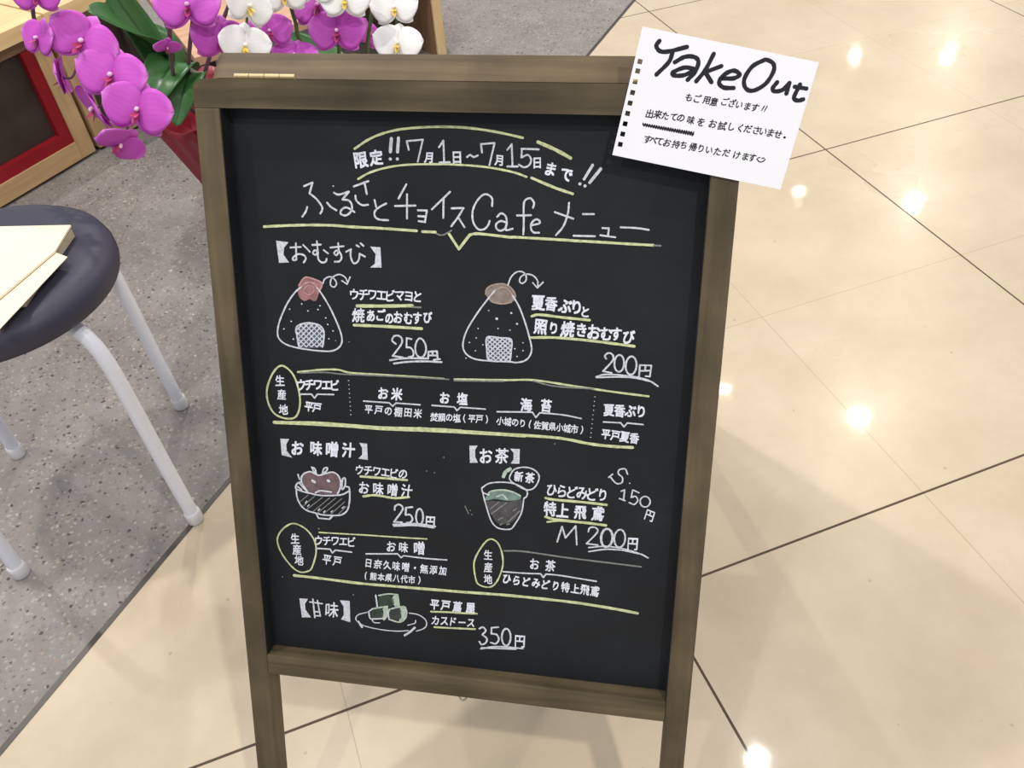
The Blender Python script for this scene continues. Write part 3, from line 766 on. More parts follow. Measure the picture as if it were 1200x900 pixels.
('w',1.82,[(69,498.9),(69.8,520.6)]),
('w',1.82,[(73.8,500),(75.8,518.1)]),
('w',1.83,[(69.3,513.6),(75.1,513.2)]),
('w',1.84,[(69.9,518.5),(75.5,517.8)]),
('h',1.87,[(139.1,486.5),(148.9,483.6),(158.6,483.4)]),
('h',1.85,[(158.6,483.4),(159.9,495.8)]),
('h',1.89,[(132,502.7),(141.9,499.7),(147.6,498.1)]),
('h',1.88,[(150,501),(156.6,498.4),(164.7,496.1)]),
('h',1.86,[(164.7,496.1),(167.4,501.6),(165.6,510),(159.4,514.9),(148.8,513)]),
('w',1.68,[(135.8,486.5),(137,499.8)]),
('w',1.7,[(127.7,506.4),(132,502.7)]),
('w',1.7,[(127.7,506.4),(128.7,513.6),(131.5,514.6),(141.4,513)]),
('w',1.7,[(148.8,513),(148.2,505.8),(150,501)]),
('w',1.33,[(126,507.5),(116.8,511.4),(113.7,516.4),(116.4,520.6),(122.9,524),(139.4,526.1),(155.8,525.9),(168.9,523.7)]),
('w',1.31,[(170.2,503.1),(179.1,503.8),(186.3,508.4),(187.8,514.5),(184.4,519.5),(177.1,523.2)]),
('w',1.32,[(168.3,517.4),(175.6,514.2),(176.5,510.9)]),
('w',1.33,[(130.7,515.2),(133,518.6),(138.8,518.3)]),
('w',2.49,[(116.5,519.7),(119.9,525.7)]),
('w',2.47,[(164.7,529.8),(170.5,524.9),(175.5,519.3)]),
('y',2.22,[(192.6,498.8),(209.9,497.3),(224.1,496.7),(239.1,495.5)]),
('y',2.24,[(195.9,516.3),(214.9,515.1),(237.2,513.4)]),
('w',2.03,[(241.7,512.3),(245.2,510.1),(248.2,513.8),(244.7,518.8)]),
('w',2.03,[(244.7,518.8),(249.3,522.8),(248.3,527.6),(244.3,530.4),(241.7,527.3)]),
('w',2.02,[(254.2,509.6),(260.7,508.2)]),
('w',2.02,[(254,509.8),(253.8,516.5)]),
('w',2.03,[(253.8,516.5),(259.3,517),(261.4,522.4),(258.4,527.5),(253.4,526.9)]),
('w',2.02,[(273.2,518.1),(272.7,523),(271.1,526.8),(269,528.4),(266.7,527.4),(265.1,524),(264.4,519.2),(265,514.2),(266.5,510.5),(268.7,508.9),(270.9,509.9),(272.6,513.3),(273.2,518.1)]),
('w',2.05,[(243.3,535.5),(260.4,530.7),(285.5,529.7)]),
('w',2.05,[(244.3,534.2),(278.5,531.3)]),
('g',1.36,[(190.7,346.3),(190.9,346.3)]),
('g',1.36,[(198.1,347.4),(198.3,347.4)]),
('g',1.38,[(232.5,383.2),(232.7,383.2)]),
('g',1.38,[(234.1,387.5),(234.4,387.5)]),
('g',1.36,[(266.1,379.9),(266.3,379.9)]),
('g',1.34,[(207.3,331),(207.5,331)]),
('g',1.29,[(310.7,308.8),(311,308.8)]),
('g',1.52,[(37.9,476.7),(38.1,476.7)]),
('g',1.51,[(112.3,488.9),(112.5,488.8)]),
('g',1.03,[(227.5,379.2),(230.8,386.9)])]
INK_FILLS=[
('w',[(56.4,135.2),(68,136.1),(63.5,141.2),(62.6,147.4),(67.2,154.2),(57.8,155)]),
('w',[(143.2,136.8),(152.5,137.2),(153,154.9),(142.5,155.4),(146.9,151.7),(148,143.4)]),
('r',[(74.1,178.4),(76.6,171.6),(82.8,167.1),(89.5,168.6),(96.3,170.7),(97,174.4),(93.7,181.3),(90.3,188.1),(84.5,187),(79.4,188.7),(74.7,185.1)]),
('b',[(71.6,232.2),(70.3,221.4),(69.7,215.5),(73,211.4),(82.1,208.9),(92,210.3),(96.2,215),(96.3,221.8),(94.3,230.9)]),
('t',[(245.7,172.9),(247.7,167.8),(257.7,163.8),(265.7,164.9),(270.7,169.7),(273.3,174.5),(268.9,180.3),(259.9,182.3),(251.8,181.2),(248.8,177.8)]),
('b',[(248.6,233.6),(247.5,223.2),(247.9,212.7),(259.2,212.5),(269.3,213.5),(269.5,223.9),(268.6,232.9)]),
('w',[(46.5,325.2),(55.5,324.9),(52.2,330.6),(52.1,337.3),(57.4,344.2),(46.7,342.2)]),
('w',[(125.4,323.2),(133.1,323.3),(133.1,340),(123.7,339.4),(127.7,335.4),(128,328.1)]),
('m',[(66.3,364),(69.7,359.3),(76,357.6),(81.2,359.9),(87.4,358.9),(95.2,355.9),(101.2,357.3),(104.7,363.8),(103.5,372.7),(100.9,378.6),(86.2,380),(70.8,378.9),(67.3,372)]),
('w',[(231.7,317.3),(239.5,316.6),(237.1,321.1),(237.1,327.9),(239.8,333.7),(232.2,334.6)]),
('w',[(269.8,317.2),(278.8,316.8),(278.7,331.5),(270.5,331.9),(273.1,327.7),(273,320.9)]),
('k',[(248,372.8),(268.4,370.9),(281.3,367.9),(279.9,380.4),(272.7,391.8),(260.5,394.8),(253.9,387.4)]),
('e',[(247.2,368.5),(252.1,361.8),(262.6,359.1),(272.3,360),(279.6,362.8),(280,367.1),(268.4,370),(256.2,369.4),(248,371.5)]),
('w',[(54.3,500),(63.5,499.6),(60,505.6),(59.9,512.3),(65.5,521.1),(55.6,522.3)]),
('w',[(97.5,497.2),(108,496.6),(107.5,521.7),(97.6,519.5),(100.9,514.1),(101.1,504.1)]),
('d',[(139.9,487.3),(152.1,486.4),(153.4,497),(139.5,499.1)]),
('d',[(129.4,506.2),(141.8,502),(141.5,512.5),(129.9,513.9)]),
('d',[(150.8,501.8),(160.6,499.7),(160.7,511.5),(149.6,512.4)]),
('h',[(152,489.1),(158.6,483.4),(159.9,495.3),(155.8,498.1)]),
('h',[(141.8,502.9),(147.6,498.6),(148.2,507.6),(143.8,515),(141.5,512.5)]),
('h',[(160.6,498.8),(166.3,496.3),(167.4,503.4),(164.4,511.1),(159.4,514.4),(160.8,506)])]
INK_GLYPHS=[
('w','限',(138,63.6),(12.8,-1.7),(-1.2,-13.7),0.03),
('w','定',(151.6,61.2),(12.3,-1.2),(-0.7,-13.3),0.03),
('w','月',(197,60.2),(8.7,-0.2),(0.2,-9.5),0.03),
('w','日',(221.3,59.4),(9.4,-0.2),(0.1,-10.3),0.03),
('w','月',(256.8,60.8),(8.1,-0),(0.2,-9),0.03),
('w','日',(288.9,62),(8.7,0.2),(0.3,-9.8),0.03),
('w','ま',(300.2,66.8),(10.4,1.7),(2.1,-11.6),0.03),
('w','で',(313.3,70.9),(10.3,2.2),(2.6,-11.5),0.03),
('w','ウ',(126.9,180.2),(10.2,-0.1),(1,-11.6),0.02),
('w','チ',(135.3,180.1),(10.2,-0.1),(0.9,-11.6),0.02),
('w','ワ',(143.7,180),(10.1,-0.1),(0.9,-11.6),0.02),
('w','エ',(152.1,179.8),(10.1,-0.1),(0.8,-11.6),0.02),
('w','ビ',(160.4,179.7),(10.1,-0.1),(0.8,-11.5),0.02),
('w','マ',(168.8,179.6),(10,-0.1),(0.7,-11.5),0.02),
('w','ヨ',(177.1,179.5),(10,-0.1),(0.7,-11.5),0.02),
('w','と',(185.3,179.4),(10,-0.1),(0.7,-11.5),0.02),
('w','焼',(130,199.2),(12.2,-0.4),(1,-14),0.02),
('w','あ',(141.6,198.9),(8.8,-0),(1,-11.8),0.03),
('w','ご',(151.1,197.6),(8.8,-0),(1,-11.7),0.03),
('w','の',(158.6,200.7),(8.7,-0.1),(1,-11.7),0.03),
('w','お',(166.9,199.1),(8.7,-0),(0.9,-11.7),0.03),
('w','む',(176.3,199.4),(8.7,-0),(0.9,-11.7),0.03),
('w','す',(184.5,198.9),(8.6,-0),(0.8,-11.7),0.03),
('w','び',(194.1,197.6),(8.6,-0),(0.8,-11.6),0.03),
('w','夏',(292.5,179.4),(12.2,0.4),(0.8,-14.4),0.03),
('w','香',(303.8,179.6),(11.1,0.3),(0.6,-13.1),0.03),
('w','ぶ',(315.9,181),(12.1,0.3),(0.6,-14.3),0.03),
('w','り',(325.8,181.4),(11.7,0.3),(0.6,-13.9),0.03),
('w','と',(333.5,185.1),(8.8,0.2),(0.4,-10.5),0.03),
('w','照',(295.2,200.5),(11.6,0.3),(0.7,-13.8),0.03),
('w','り',(306.6,201),(9.7,0.2),(0.6,-11.5),0.03),
('w','焼',(318.8,201.2),(12.2,0.3),(0.6,-14.6),0.03),
('w','き',(330.9,201.4),(10.7,0.3),(0.5,-12.8),0.03),
('w','お',(341.7,202.5),(12.1,0.3),(0.5,-14.5),0.03),
('w','む',(352.4,203.7),(11,0.3),(0.4,-13.2),0.03),
('w','す',(360.9,203.2),(10.6,0.3),(0.3,-12.7),0.03),
('w','び',(371.7,205.2),(10.5,0.3),(0.3,-12.7),0.03),
('w','生',(50.6,266.3),(9.6,-0.4),(1.1,-11.1),0.02),
('w','産',(51.2,280.1),(9.6,-0.4),(1.2,-11.2),0.02),
('w','地',(51.9,295.1),(9.1,-0.4),(1.1,-10.7),0.02),
('w','ウ',(71.1,269.1),(10.1,-0.6),(0.9,-11.8),0.03),
('w','チ',(79.4,268.6),(10.1,-0.6),(0.8,-11.7),0.03),
('w','ワ',(87.8,268.1),(10,-0.6),(0.8,-11.7),0.03),
('w','エ',(96.1,267.6),(10,-0.6),(0.8,-11.7),0.03),
('w','ビ',(104.4,267.1),(10,-0.6),(0.7,-11.7),0.03),
('w','平',(77.6,290.3),(8.6,0.5),(1.9,-10.2),0.03),
('w','戸',(85.5,290.7),(8.6,0.5),(1.9,-10.2),0.03),
('w','お',(150.7,271.9),(10.6,-0.1),(1.2,-12.6),0.03),
('w','米',(163.7,271.8),(10.6,-0.1),(1.1,-12.6),0.03),
('w','平',(136.1,288.8),(8.2,0.1),(1.1,-9.8),0.02),
('w','戸',(145.6,288.9),(8.2,0.1),(1.1,-9.8),0.02),
('w','の',(155,289),(8.1,0.1),(1.1,-9.8),0.02),
('w','棚',(164.5,289.1),(8.1,0.1),(1,-9.8),0.02),
('w','田',(173.8,289.1),(8.1,0.1),(1,-9.7),0.02),
('w','米',(183.2,289.2),(8,0.1),(0.9,-9.7),0.02),
('w','お',(208.9,272.1),(10.2,-0.1),(0.8,-12.3),0.03),
('w','塩',(225.2,271.9),(10.2,-0.1),(0.8,-12.3),0.03),
('w','焚',(198.6,291.5),(7.3,-0.2),(0.5,-8.8),0.02),
('w','顔',(205.8,291.3),(7.2,-0.2),(0.5,-8.8),0.02),
('w','の',(212.8,291.1),(7.2,-0.2),(0.4,-8.8),0.02),
('w','塩',(219.9,290.9),(7.2,-0.2),(0.4,-8.8),0.02),
('w','(',(227,290.7),(7.2,-0.2),(0.4,-8.7),0.02),
('w','平',(234,290.5),(7.2,-0.2),(0.4,-8.7),0.02),
('w','戸',(241,290.3),(7.1,-0.2),(0.3,-8.7),0.02),
('w',')',(248,290.1),(7.1,-0.2),(0.3,-8.7),0.02),
('w','海',(284,273.4),(11,-0.3),(0.3,-13.4),0.03),
('w','苔',(302,272.9),(10.9,-0.3),(0.2,-13.3),0.03),
('w','小',(260.4,290.6),(7.1,0.3),(0.8,-8.7),0.02),
('w','城',(267.3,290.8),(7,0.3),(0.8,-8.7),0.02),
('w','の',(274.1,291.1),(7,0.3),(0.8,-8.7),0.02),
('w','り',(280.9,291.4),(7,0.3),(0.8,-8.7),0.02),
('w','(',(287.7,291.7),(7,0.3),(0.7,-8.6),0.02),
('w','佐',(294.5,292),(7,0.3),(0.7,-8.6),0.02),
('w','賀',(301.3,292.3),(7,0.3),(0.7,-8.6),0.02),
('w','県',(308.1,292.5),(6.9,0.3),(0.7,-8.6),0.02),
('w','小',(314.8,292.8),(6.9,0.3),(0.6,-8.6),0.02),
('w','城',(321.5,293.1),(6.9,0.3),(0.6,-8.6),0.02),
('w','市',(328.2,293.4),(6.9,0.3),(0.6,-8.6),0.02),
('w',')',(334.9,293.7),(6.9,0.3),(0.6,-8.6),0.02),
('w','夏',(358.1,273),(10,-0.2),(-0.1,-12.4),0.03),
('w','香',(367.5,272.8),(10,-0.2),(-0.1,-12.4),0.03),
('w','ぶ',(376.8,272.5),(9.9,-0.2),(-0.2,-12.3),0.03),
('w','り',(386.2,272.3),(9.9,-0.2),(-0.2,-12.3),0.03),
('w','平',(356.4,296.1),(8.4,0.6),(0.9,-10.6),0.03),
('w','戸',(364.9,296.7),(8.4,0.6),(0.8,-10.6),0.03),
('w','夏',(373.3,297.3),(8.4,0.6),(0.8,-10.5),0.03),
('w','香',(381.7,297.9),(8.4,0.6),(0.8,-10.5),0.03),
('w','お',(63.5,333.4),(13.6,-0.4),(1.9,-16.2),0.03),
('w','味',(82.3,332.1),(12.8,-0.4),(1.7,-15.4),0.03),
('w','噌',(98.2,332),(13.6,-0.4),(1.7,-16.4),0.03),
('w','汁',(114.5,331.4),(13,-0.4),(1.5,-15.8),0.03),
('w','ウ',(124.5,350.8),(9.4,0.2),(1.6,-11.6),0.02),
('w','チ',(133.1,351),(9.4,0.2),(1.6,-11.5),0.02),
('w','ワ',(141.7,351.2),(9.3,0.2),(1.5,-11.5),0.02),
('w','エ',(150.3,351.4),(9.3,0.2),(1.5,-11.5),0.02),
('w','ビ',(158.8,351.6),(9.3,0.2),(1.5,-11.5),0.02),
('w','の',(167.3,351.7),(9.3,0.2),(1.4,-11.5),0.02),
('w','お',(128.4,369.3),(11.2,-0.2),(1.5,-13.8),0.02),
('w','味',(142.6,369.1),(11.1,-0.2),(1.4,-13.8),0.02),
('w','噌',(156.7,368.9),(11.1,-0.2),(1.3,-13.7),0.02),
('w','汁',(170.8,368.7),(11,-0.2),(1.3,-13.7),0.02),
('w','円',(193.3,399.4),(10.1,-0.5),(0.8,-12.8),0.03),
('w','お',(247.4,326),(13.3,-0.8),(0.3,-16.4),0.02),
('w','茶',(262.2,324.9),(12.5,-0.7),(0.2,-15.5),0.02),
('w','新',(278.3,344.2),(8.5,0.3),(0.9,-10.7),0.03),
('w','茶',(288.8,344.6),(8.5,0.3),(0.9,-10.7),0.03),
('w','ひ',(309.5,355.3),(11,0.1),(0.8,-14),0.02),
('w','ら',(318.9,355.5),(11,0.1),(0.8,-14),0.02),
('w','ど',(328.4,355.6),(11,0.1),(0.7,-14),0.02),
('w','み',(337.7,355.7),(10.9,0.1),(0.7,-13.9),0.02),
('w','ど',(347.1,355.8),(10.9,0.1),(0.6,-13.9),0.02),
('w','り',(356.4,355.9),(10.8,0.1),(0.6,-13.9),0.02),
('w','特',(308.4,374.4),(11.7,-0.1),(0.7,-14.9),0.03),
('w','上',(320.4,375),(11.6,-0.1),(0.6,-14.9),0.03),
('w','飛',(336.6,375.5),(11.6,-0.1),(0.5,-14.9),0.03),
('w','鳶',(352.9,375.1),(11.5,-0.1),(0.4,-14.8),0.03),
('w','円',(400,372.5),(8.6,2.2),(2.4,-11.2),0.02),
('w','円',(386.3,403.1),(11.2,-0.5),(-0.2,-14.7),0.02),
('w','生',(54.4,431.6),(9.9,-0.7),(1.2,-12.2),0.02),
('w','産',(55.4,443.9),(9.7,-0.7),(1.1,-12.1),0.02),
('w','地',(57,455.6),(9.3,-0.7),(1.1,-11.7),0.02),
('w','ウ',(78.9,431.2),(9.8,-0.6),(1.1,-12.2),0.02),
('w','チ',(87.5,430.7),(9.7,-0.6),(1.1,-12.2),0.02),
('w','ワ',(96.1,430.2),(9.7,-0.6),(1.1,-12.1),0.02),
('w','エ',(104.7,429.6),(9.7,-0.6),(1,-12.1),0.02),
('w','ビ',(113.2,429.1),(9.6,-0.6),(1,-12.1),0.02),
('w','平',(86.4,451.9),(9.1,0.5),(2.2,-11.6),0.02),
('w','戸',(97.2,452.5),(9,0.5),(2.1,-11.6),0.02),
('w','お',(153.6,430),(9.6,-0.3),(1.1,-12.2),0.02),
('w','味',(166,429.7),(9.6,-0.3),(1.1,-12.2),0.02),
('w','噌',(181.8,429),(12.1,-0.6),(1,-15.4),0.02),
('w','日',(129.6,451.1),(8.4,0),(1.4,-10.8),0.02),
('w','奈',(139.2,451.1),(8.4,0),(1.4,-10.7),0.02),
('w','久',(148.7,451.1),(8.3,0),(1.3,-10.7),0.02),
('w','味',(158.1,451.2),(8.3,0),(1.3,-10.7),0.02),
('w','噌',(167.6,451.2),(8.3,0),(1.3,-10.7),0.02),
('w','・',(177,451.2),(8.3,0),(1.2,-10.7),0.02),
('w','無',(186.4,451.3),(8.2,0),(1.2,-10.6),0.02),
('w','添',(195.7,451.3),(8.2,0),(1.1,-10.6),0.02),
('w','加',(205,451.3),(8.2,0),(1.1,-10.6),0.02),
('w','(',(126.2,465.7),(7.4,-0.1),(1.1,-9.5),0.02),
('w','熊',(134.1,465.5),(7.4,-0.1),(1.1,-9.5),0.02),
('w','本',(142,465.4),(7.4,-0.1),(1.1,-9.5),0.02),
('w','県',(149.9,465.2),(7.4,-0.1),(1,-9.5),0.02),
('w','八',(157.8,465.1),(7.3,-0.1),(1,-9.5),0.02),
('w','代',(165.7,464.9),(7.3,-0.1),(1,-9.4),0.02),
('w','市',(173.5,464.8),(7.3,-0.1),(0.9,-9.4),0.02),
('w',')',(181.3,464.6),(7.3,-0.1),(0.9,-9.4),0.02),
('w','生',(250,429.1),(8.5,-0.6),(0.2,-11),0.02),
('w','産',(250.1,442.6),(8.6,-0.7),(0.2,-11.1),0.02),
('w','地',(250.1,455.5),(8.2,-0.6),(0.2,-10.7),0.02),
('w','お',(295.2,434),(9.5,0.2),(1,-12.5),0.02),
('w','茶',(310.4,434.3),(9.5,0.2),(0.9,-12.5),0.02),
('w','ひ',(268.6,453.4),(8.7,0.4),(1.2,-11.4),0.03),
('w','ら',(278.1,453.8),(8.6,0.4),(1.2,-11.4),0.03),
('w','ど',(287.7,454.2),(8.6,0.4),(1.1,-11.4),0.03),
('w','み',(297.2,454.6),(8.6,0.4),(1.1,-11.4),0.03),
('w','ど',(306.6,455),(8.6,0.4),(1.1,-11.4),0.03),
('w','り',(316.1,455.4),(8.5,0.4),(1,-11.3),0.03),
('w','特',(325.5,455.8),(8.5,0.4),(1,-11.3),0.03),
('w','上',(334.9,456.2),(8.5,0.4),(0.9,-11.3),0.03),
('w','飛',(344.2,456.6),(8.5,0.4),(0.9,-11.3),0.03),
('w','鳶',(353.6,457),(8.4,0.3),(0.8,-11.3),0.03),
('w','味',(88.7,509.5),(15.1,-1),(1.9,-19.4),0.01),
('w','平',(196.3,490.4),(9.7,-0.3),(1.1,-12.8),0.03),
('w','戸',(207.5,490),(9.7,-0.3),(1,-12.7),0.03),
('w','蔦',(219.3,490.2),(9.6,-0.3),(1,-12.7),0.03),
('w','屋',(232.6,489.7),(9.6,-0.3),(0.9,-12.7),0.03),
('w','カ',(196.8,508.4),(8.9,-0.3),(0.9,-11.8),0.02),
('w','ス',(205.9,508.1),(8.9,-0.3),(0.9,-11.8),0.02),
('w','ド',(215,507.7),(8.9,-0.3),(0.9,-11.7),0.02),
('w','ー',(224.1,507.4),(8.8,-0.3),(0.8,-11.7),0.02),
('w','ス',(233.1,507),(8.8,-0.3),(0.8,-11.7),0.02),
('w','円',(282.4,522.1),(11.5,-0.8),(0.4,-15.5),0.02)]
NOTE_STROKES=[
('k',3.56,[(381.9,-30.7),(379.8,-27.5),(382.3,-23.8),(388.6,-23.3),(402.5,-26.6)]),
('k',3.57,[(392.1,-22.2),(389.7,-15.7),(381.2,-6.9)]),
('k',3.58,[(394.3,-15.8),(401.3,-19.6),(408.1,-19.7),(411.7,-16.5),(410,-9.4),(404.8,-3.4)]),
('k',3.58,[(409.9,-11),(401.9,-12.1),(393.6,-8.7),(394.4,-6.5),(401.2,-6.6),(408.3,-9.4)]),
('k',3.53,[(422.5,-21.9),(417.3,-10.6),(411.2,-2.4)]),
('k',3.55,[(428.8,-13.4),(417.4,-9)]),
('k',3.57,[(417.4,-9),(422.5,-2)]),
('k',3.57,[(430.1,-4.8),(438.5,-4.9),(442.7,-7.6),(438,-10.3),(431.6,-7.5),(428.1,-2),(431.8,1.7),(439.2,2)]),
('k',3.5,[(458.4,-17.4),(451.1,-13.1),(446.4,-4.4),(448.1,2.1),(453.9,3.6),(462.2,-1.4),(466.9,-10),(466.3,-15.3),(461.6,-18),(458.4,-17.4)]),
('k',3.52,[(470.4,-2.5),(467.6,1.8),(469.4,3.9),(474.8,2.8),(479.3,-2.1)]),
('k',3.51,[(479.3,-2.1),(477.9,5.4)]),
('k',3.51,[(487,-1.1),(483.7,8.1),(486.7,10.2),(490.4,9.3)]),
('k',3.52,[(483.4,0.5),(491.8,1.7)]),
('k',0.86,[(463,14.4),(461.6,17.1)]),
('k',0.86,[(465,14.6),(463.6,17.4)]),
('k',0.74,[(461.1,17.9),(461.3,17.9)]),
('k',0.74,[(463.1,18.3),(463.3,18.3)]),
('k',1.99,[(479.9,36.9),(480.1,36.9)]),
('k',1.16,[(373.3,28.7),(374.3,30.6),(375.1,28.9),(376.1,30.9),(376.8,29.2),(377.8,31.2),(378.6,29.5),(379.6,31.5),(380.4,29.7),(381.4,31.8),(382.2,30),(383.2,32.2),(383.9,30.2),(385,32.5),(385.7,30.5),(386.7,32.8),(387.5,30.8),(388.5,33.1),(389.3,31),(390.3,33.4),(391,31.3),(392.1,33.7),(392.8,31.5),(393.8,34),(394.6,31.8),(395.6,34.3),(396.3,32.1),(397.4,34.6),(398.1,32.3),(399.2,34.9),(399.9,32.6),(400.9,35.2),(401.6,32.8),(402.7,35.5),(403.4,33.1),(404.5,35.8),(405.2,33.4),(406.2,36.1),(406.9,33.6),(408,36.4),(408.7,33.9),(409.8,36.7),(410.4,34.1),(411.5,37),(412.2,34.4)]),
('k',1.16,[(373.3,29.6),(390.6,32.7),(412.3,35.8)]),
('k',0.95,[(461.3,53.2),(463.2,55.1),(465.7,55.1),(467.5,53.3)]),
('k',0.95,[(461.9,52.5),(463.4,52)]),
('k',0.95,[(465,52.6),(466.6,52.3)])]
NOTE_GLYPHS=[
('k','も',(406.7,9.2),(6.1,0.7),(0.4,-6.4),0.02),
('k','ご',(413.3,9.9),(6.1,0.7),(0.4,-6.4),0.02),
('k','用',(419.9,11),(6.1,0.7),(0.4,-6.4),0.02),
('k','意',(425.7,12.1),(6.1,0.7),(0.4,-6.4),0.02),
('k','ご',(434,11.7),(6.1,0.7),(0.3,-6.3),0.02),
('k','ざ',(439.4,12.8),(6.1,0.7),(0.3,-6.3),0.02),
('k','い',(444.4,14),(6,0.7),(0.3,-6.3),0.02),
('k','ま',(450.7,14.9),(6,0.7),(0.3,-6.3),0.02),
('k','す',(456.2,15.8),(6,0.7),(0.3,-6.3),0.02),
('k','出',(378,21.5),(6.4,0.7),(0.5,-6.7),0.02),
('k','来',(384.2,21.9),(6.4,0.7),(0.5,-6.7),0.02),
('k','た',(390.1,22.8),(6.4,0.7),(0.5,-6.7),0.02),
('k','て',(396.3,23.7),(6.4,0.7),(0.5,-6.7),0.02),
('k','の',(401.7,24.3),(6.4,0.7),(0.5,-6.7),0.02),
('k','味',(409.5,25.6),(6.3,0.7),(0.4,-6.7),0.02),
('k','を',(417.2,26.9),(6.3,0.7),(0.4,-6.7),0.02),
('k','お',(426.2,28),(6.3,0.7),(0.4,-6.6),0.02),
('k','試',(433.3,29.4),(6.3,0.7),(0.4,-6.6),0.02),
('k','し',(440.4,29.9),(6.3,0.7),(0.3,-6.6),0.02),
('k','く',(446.8,30.8),(6.3,0.7),(0.3,-6.6),0.02),
('k','だ',(452.5,31.2),(6.3,0.7),(0.3,-6.6),0.02),
('k','さ',(458.9,32.1),(6.2,0.7),(0.3,-6.6),0.02),
('k','い',(463.9,32.9),(6.2,0.7),(0.3,-6.6),0.02),
('k','ま',(469.5,33.8),(6.2,0.7),(0.2,-6.6),0.02),
('k','せ',(475,34.7),(6.2,0.7),(0.2,-6.6),0.02),
('k','す',(377.6,40.5),(6.3,0.7),(0.5,-6.6),0.02),
('k','べ',(382,41),(6.3,0.7),(0.5,-6.6),0.02),
('k','て',(386.8,41.9),(6.3,0.7),(0.5,-6.6),0.02),
('k','お',(392.8,42.7),(6.3,0.7),(0.5,-6.6),0.02),
('k','持',(399.6,43.8),(6.2,0.7),(0.5,-6.6),0.02),
('k','ち',(405.3,44.2),(6.2,0.7),(0.4,-6.6),0.02),
('k','帰',(412.6,45.5),(6.2,0.7),(0.4,-6.6),0.02),
('k','り',(418.8,46.5),(6.2,0.7),(0.4,-6.6),0.02),
('k','い',(425,47.5),(6.2,0.7),(0.4,-6.6),0.02),
('k','た',(431.4,48.4),(6.2,0.7),(0.4,-6.6),0.02),
('k','だ',(438.1,49.2),(6.2,0.7),(0.3,-6.6),0.02),
('k','け',(446.1,50.8),(6.1,0.7),(0.3,-6.6),0.02),
('k','ま',(452.8,51.6),(6.1,0.7),(0.3,-6.6),0.02),
('k','す',(457.9,52.3),(6.1,0.7),(0.3,-6.6),0.02)]
NOTE_CORNERS=[(368.7,-40.7),(498.6,-16.7),(481.2,75.5),(350.9,52.9)]
NOTE_HOLES=[(368.9,-15.9),(367.3,-9.2),(365.7,-1.6),(364.3,6.4),(362.8,14.1),(361.2,21.7),(359.8,29.4),(358.4,37.1),(357,44.9)]


def ribbons(strokes, w0, cols, jitter=0.12):
    """flat strokes with round ends on the plane at depth w; returns {colour: (verts, faces)}"""
    out = {}
    for lay, (col, width, pts) in enumerate(strokes):
        if col not in cols: continue
        w = w0 - 4e-7 * lay
        V, Fc = out.setdefault(col, ([], []))
        P = smooth_line([(x / 1000, y / 1000, 0) for x, y in pts])
        h = width / 2000 * 0.9
        n = len(P); base = len(V); rows = []
        ph = R.random() * 6
        for i, p in enumerate(P):
            t = (P[min(i + 1, n - 1)] - P[max(i - 1, 0)])
            if t.length < 1e-9: t = Vector((1, 0, 0))
            t.normalize(); nn = Vector((-t.y, t.x, 0))
            hh = h * (1 + jitter * math.sin(ph + i * 0.9) * 0.6 + R.uniform(-jitter, jitter) * 0.5)
            rows.append((p + nn * hh, p - nn * hh))
        for a, b in rows: V += [FR(a.x, a.y, w), FR(b.x, b.y, w)]
        for i in range(n - 1): Fc.append([base + 2 * i, base + 2 * i + 1, base + 2 * i + 3, base + 2 * i + 2])
        for p, q, sgn in ((P[0], P[1], -1), (P[-1], P[-2], -1)):
            t = (q - p).normalized() if (q - p).length > 1e-9 else Vector((1, 0, 0))
            a0 = math.atan2(t.y, t.x) + math.pi / 2; k0 = len(V)
            for k in range(7):
                a = a0 + math.pi * k / 6; V.append(FR(p.x + h * math.cos(a), p.y + h * math.sin(a), w + 2e-6))
            Fc.append(list(range(k0, k0 + 7)))
    return out

_glyphs = {}
def glyph(ch):
    if ch not in _glyphs:
        c = bpy.data.curves.new('letter', 'FONT'); c.body = ch; c.resolution_u = 3
        o = bpy.data.objects.new('letter', c); COL.objects.link(o)
        dg = bpy.context.evaluated_depsgraph_get(); dg.update()
        me = bpy.data.meshes.new_from_object(o.evaluated_get(dg))
        vs = [v.co.copy() for v in me.vertices]; fs = [list(p.vertices) for p in me.polygons]
        bpy.data.objects.remove(o); bpy.data.meshes.remove(me); bpy.data.curves.remove(c)
        lo = Vector((min(v.x for v in vs), min(v.y for v in vs), 0)); hi = Vector((max(v.x for v in vs), max(v.y for v in vs), 0))
        mid = (lo + hi) / 2
        _glyphs[ch] = ([v - mid for v in vs], fs)
    return _glyphs[ch]
def letters(glyphs, w, slant=0.0):
    """each letter is drawn by a blunt tip: the outline is laid down shifted a little in four directions"""
    V, Fc = [], []
    for col, ch, c, x, y, bold in glyphs:
        vs, fs = glyph(ch)
        rot = R.uniform(-0.05, 0.05); sc = R.uniform(0.96, 1.05); sh = slant + R.uniform(-0.06, 0.06); ph = R.random() * 6
        for lay, (dx, dy) in enumerate(((bold, bold), (-bold, bold), (bold, -bold), (-bold, -bold))):
            k = len(V)
            for v in vs:
                a = (v.x + v.y * sh) * sc + 0.014 * math.sin(7 * v.y + ph) + dx; b = v.y * sc + 0.014 * math.sin(6 * v.x + ph) + dy
                a, b = a - rot * b, b + rot * a
                V.append(FR((c[0] + x[0] * a + y[0] * b) / 1000, (c[1] + x[1] * a + y[1] * b) / 1000, w - lay * 8e-6))
            Fc += [[i + k for i in f] for f in fs]
    return V, Fc

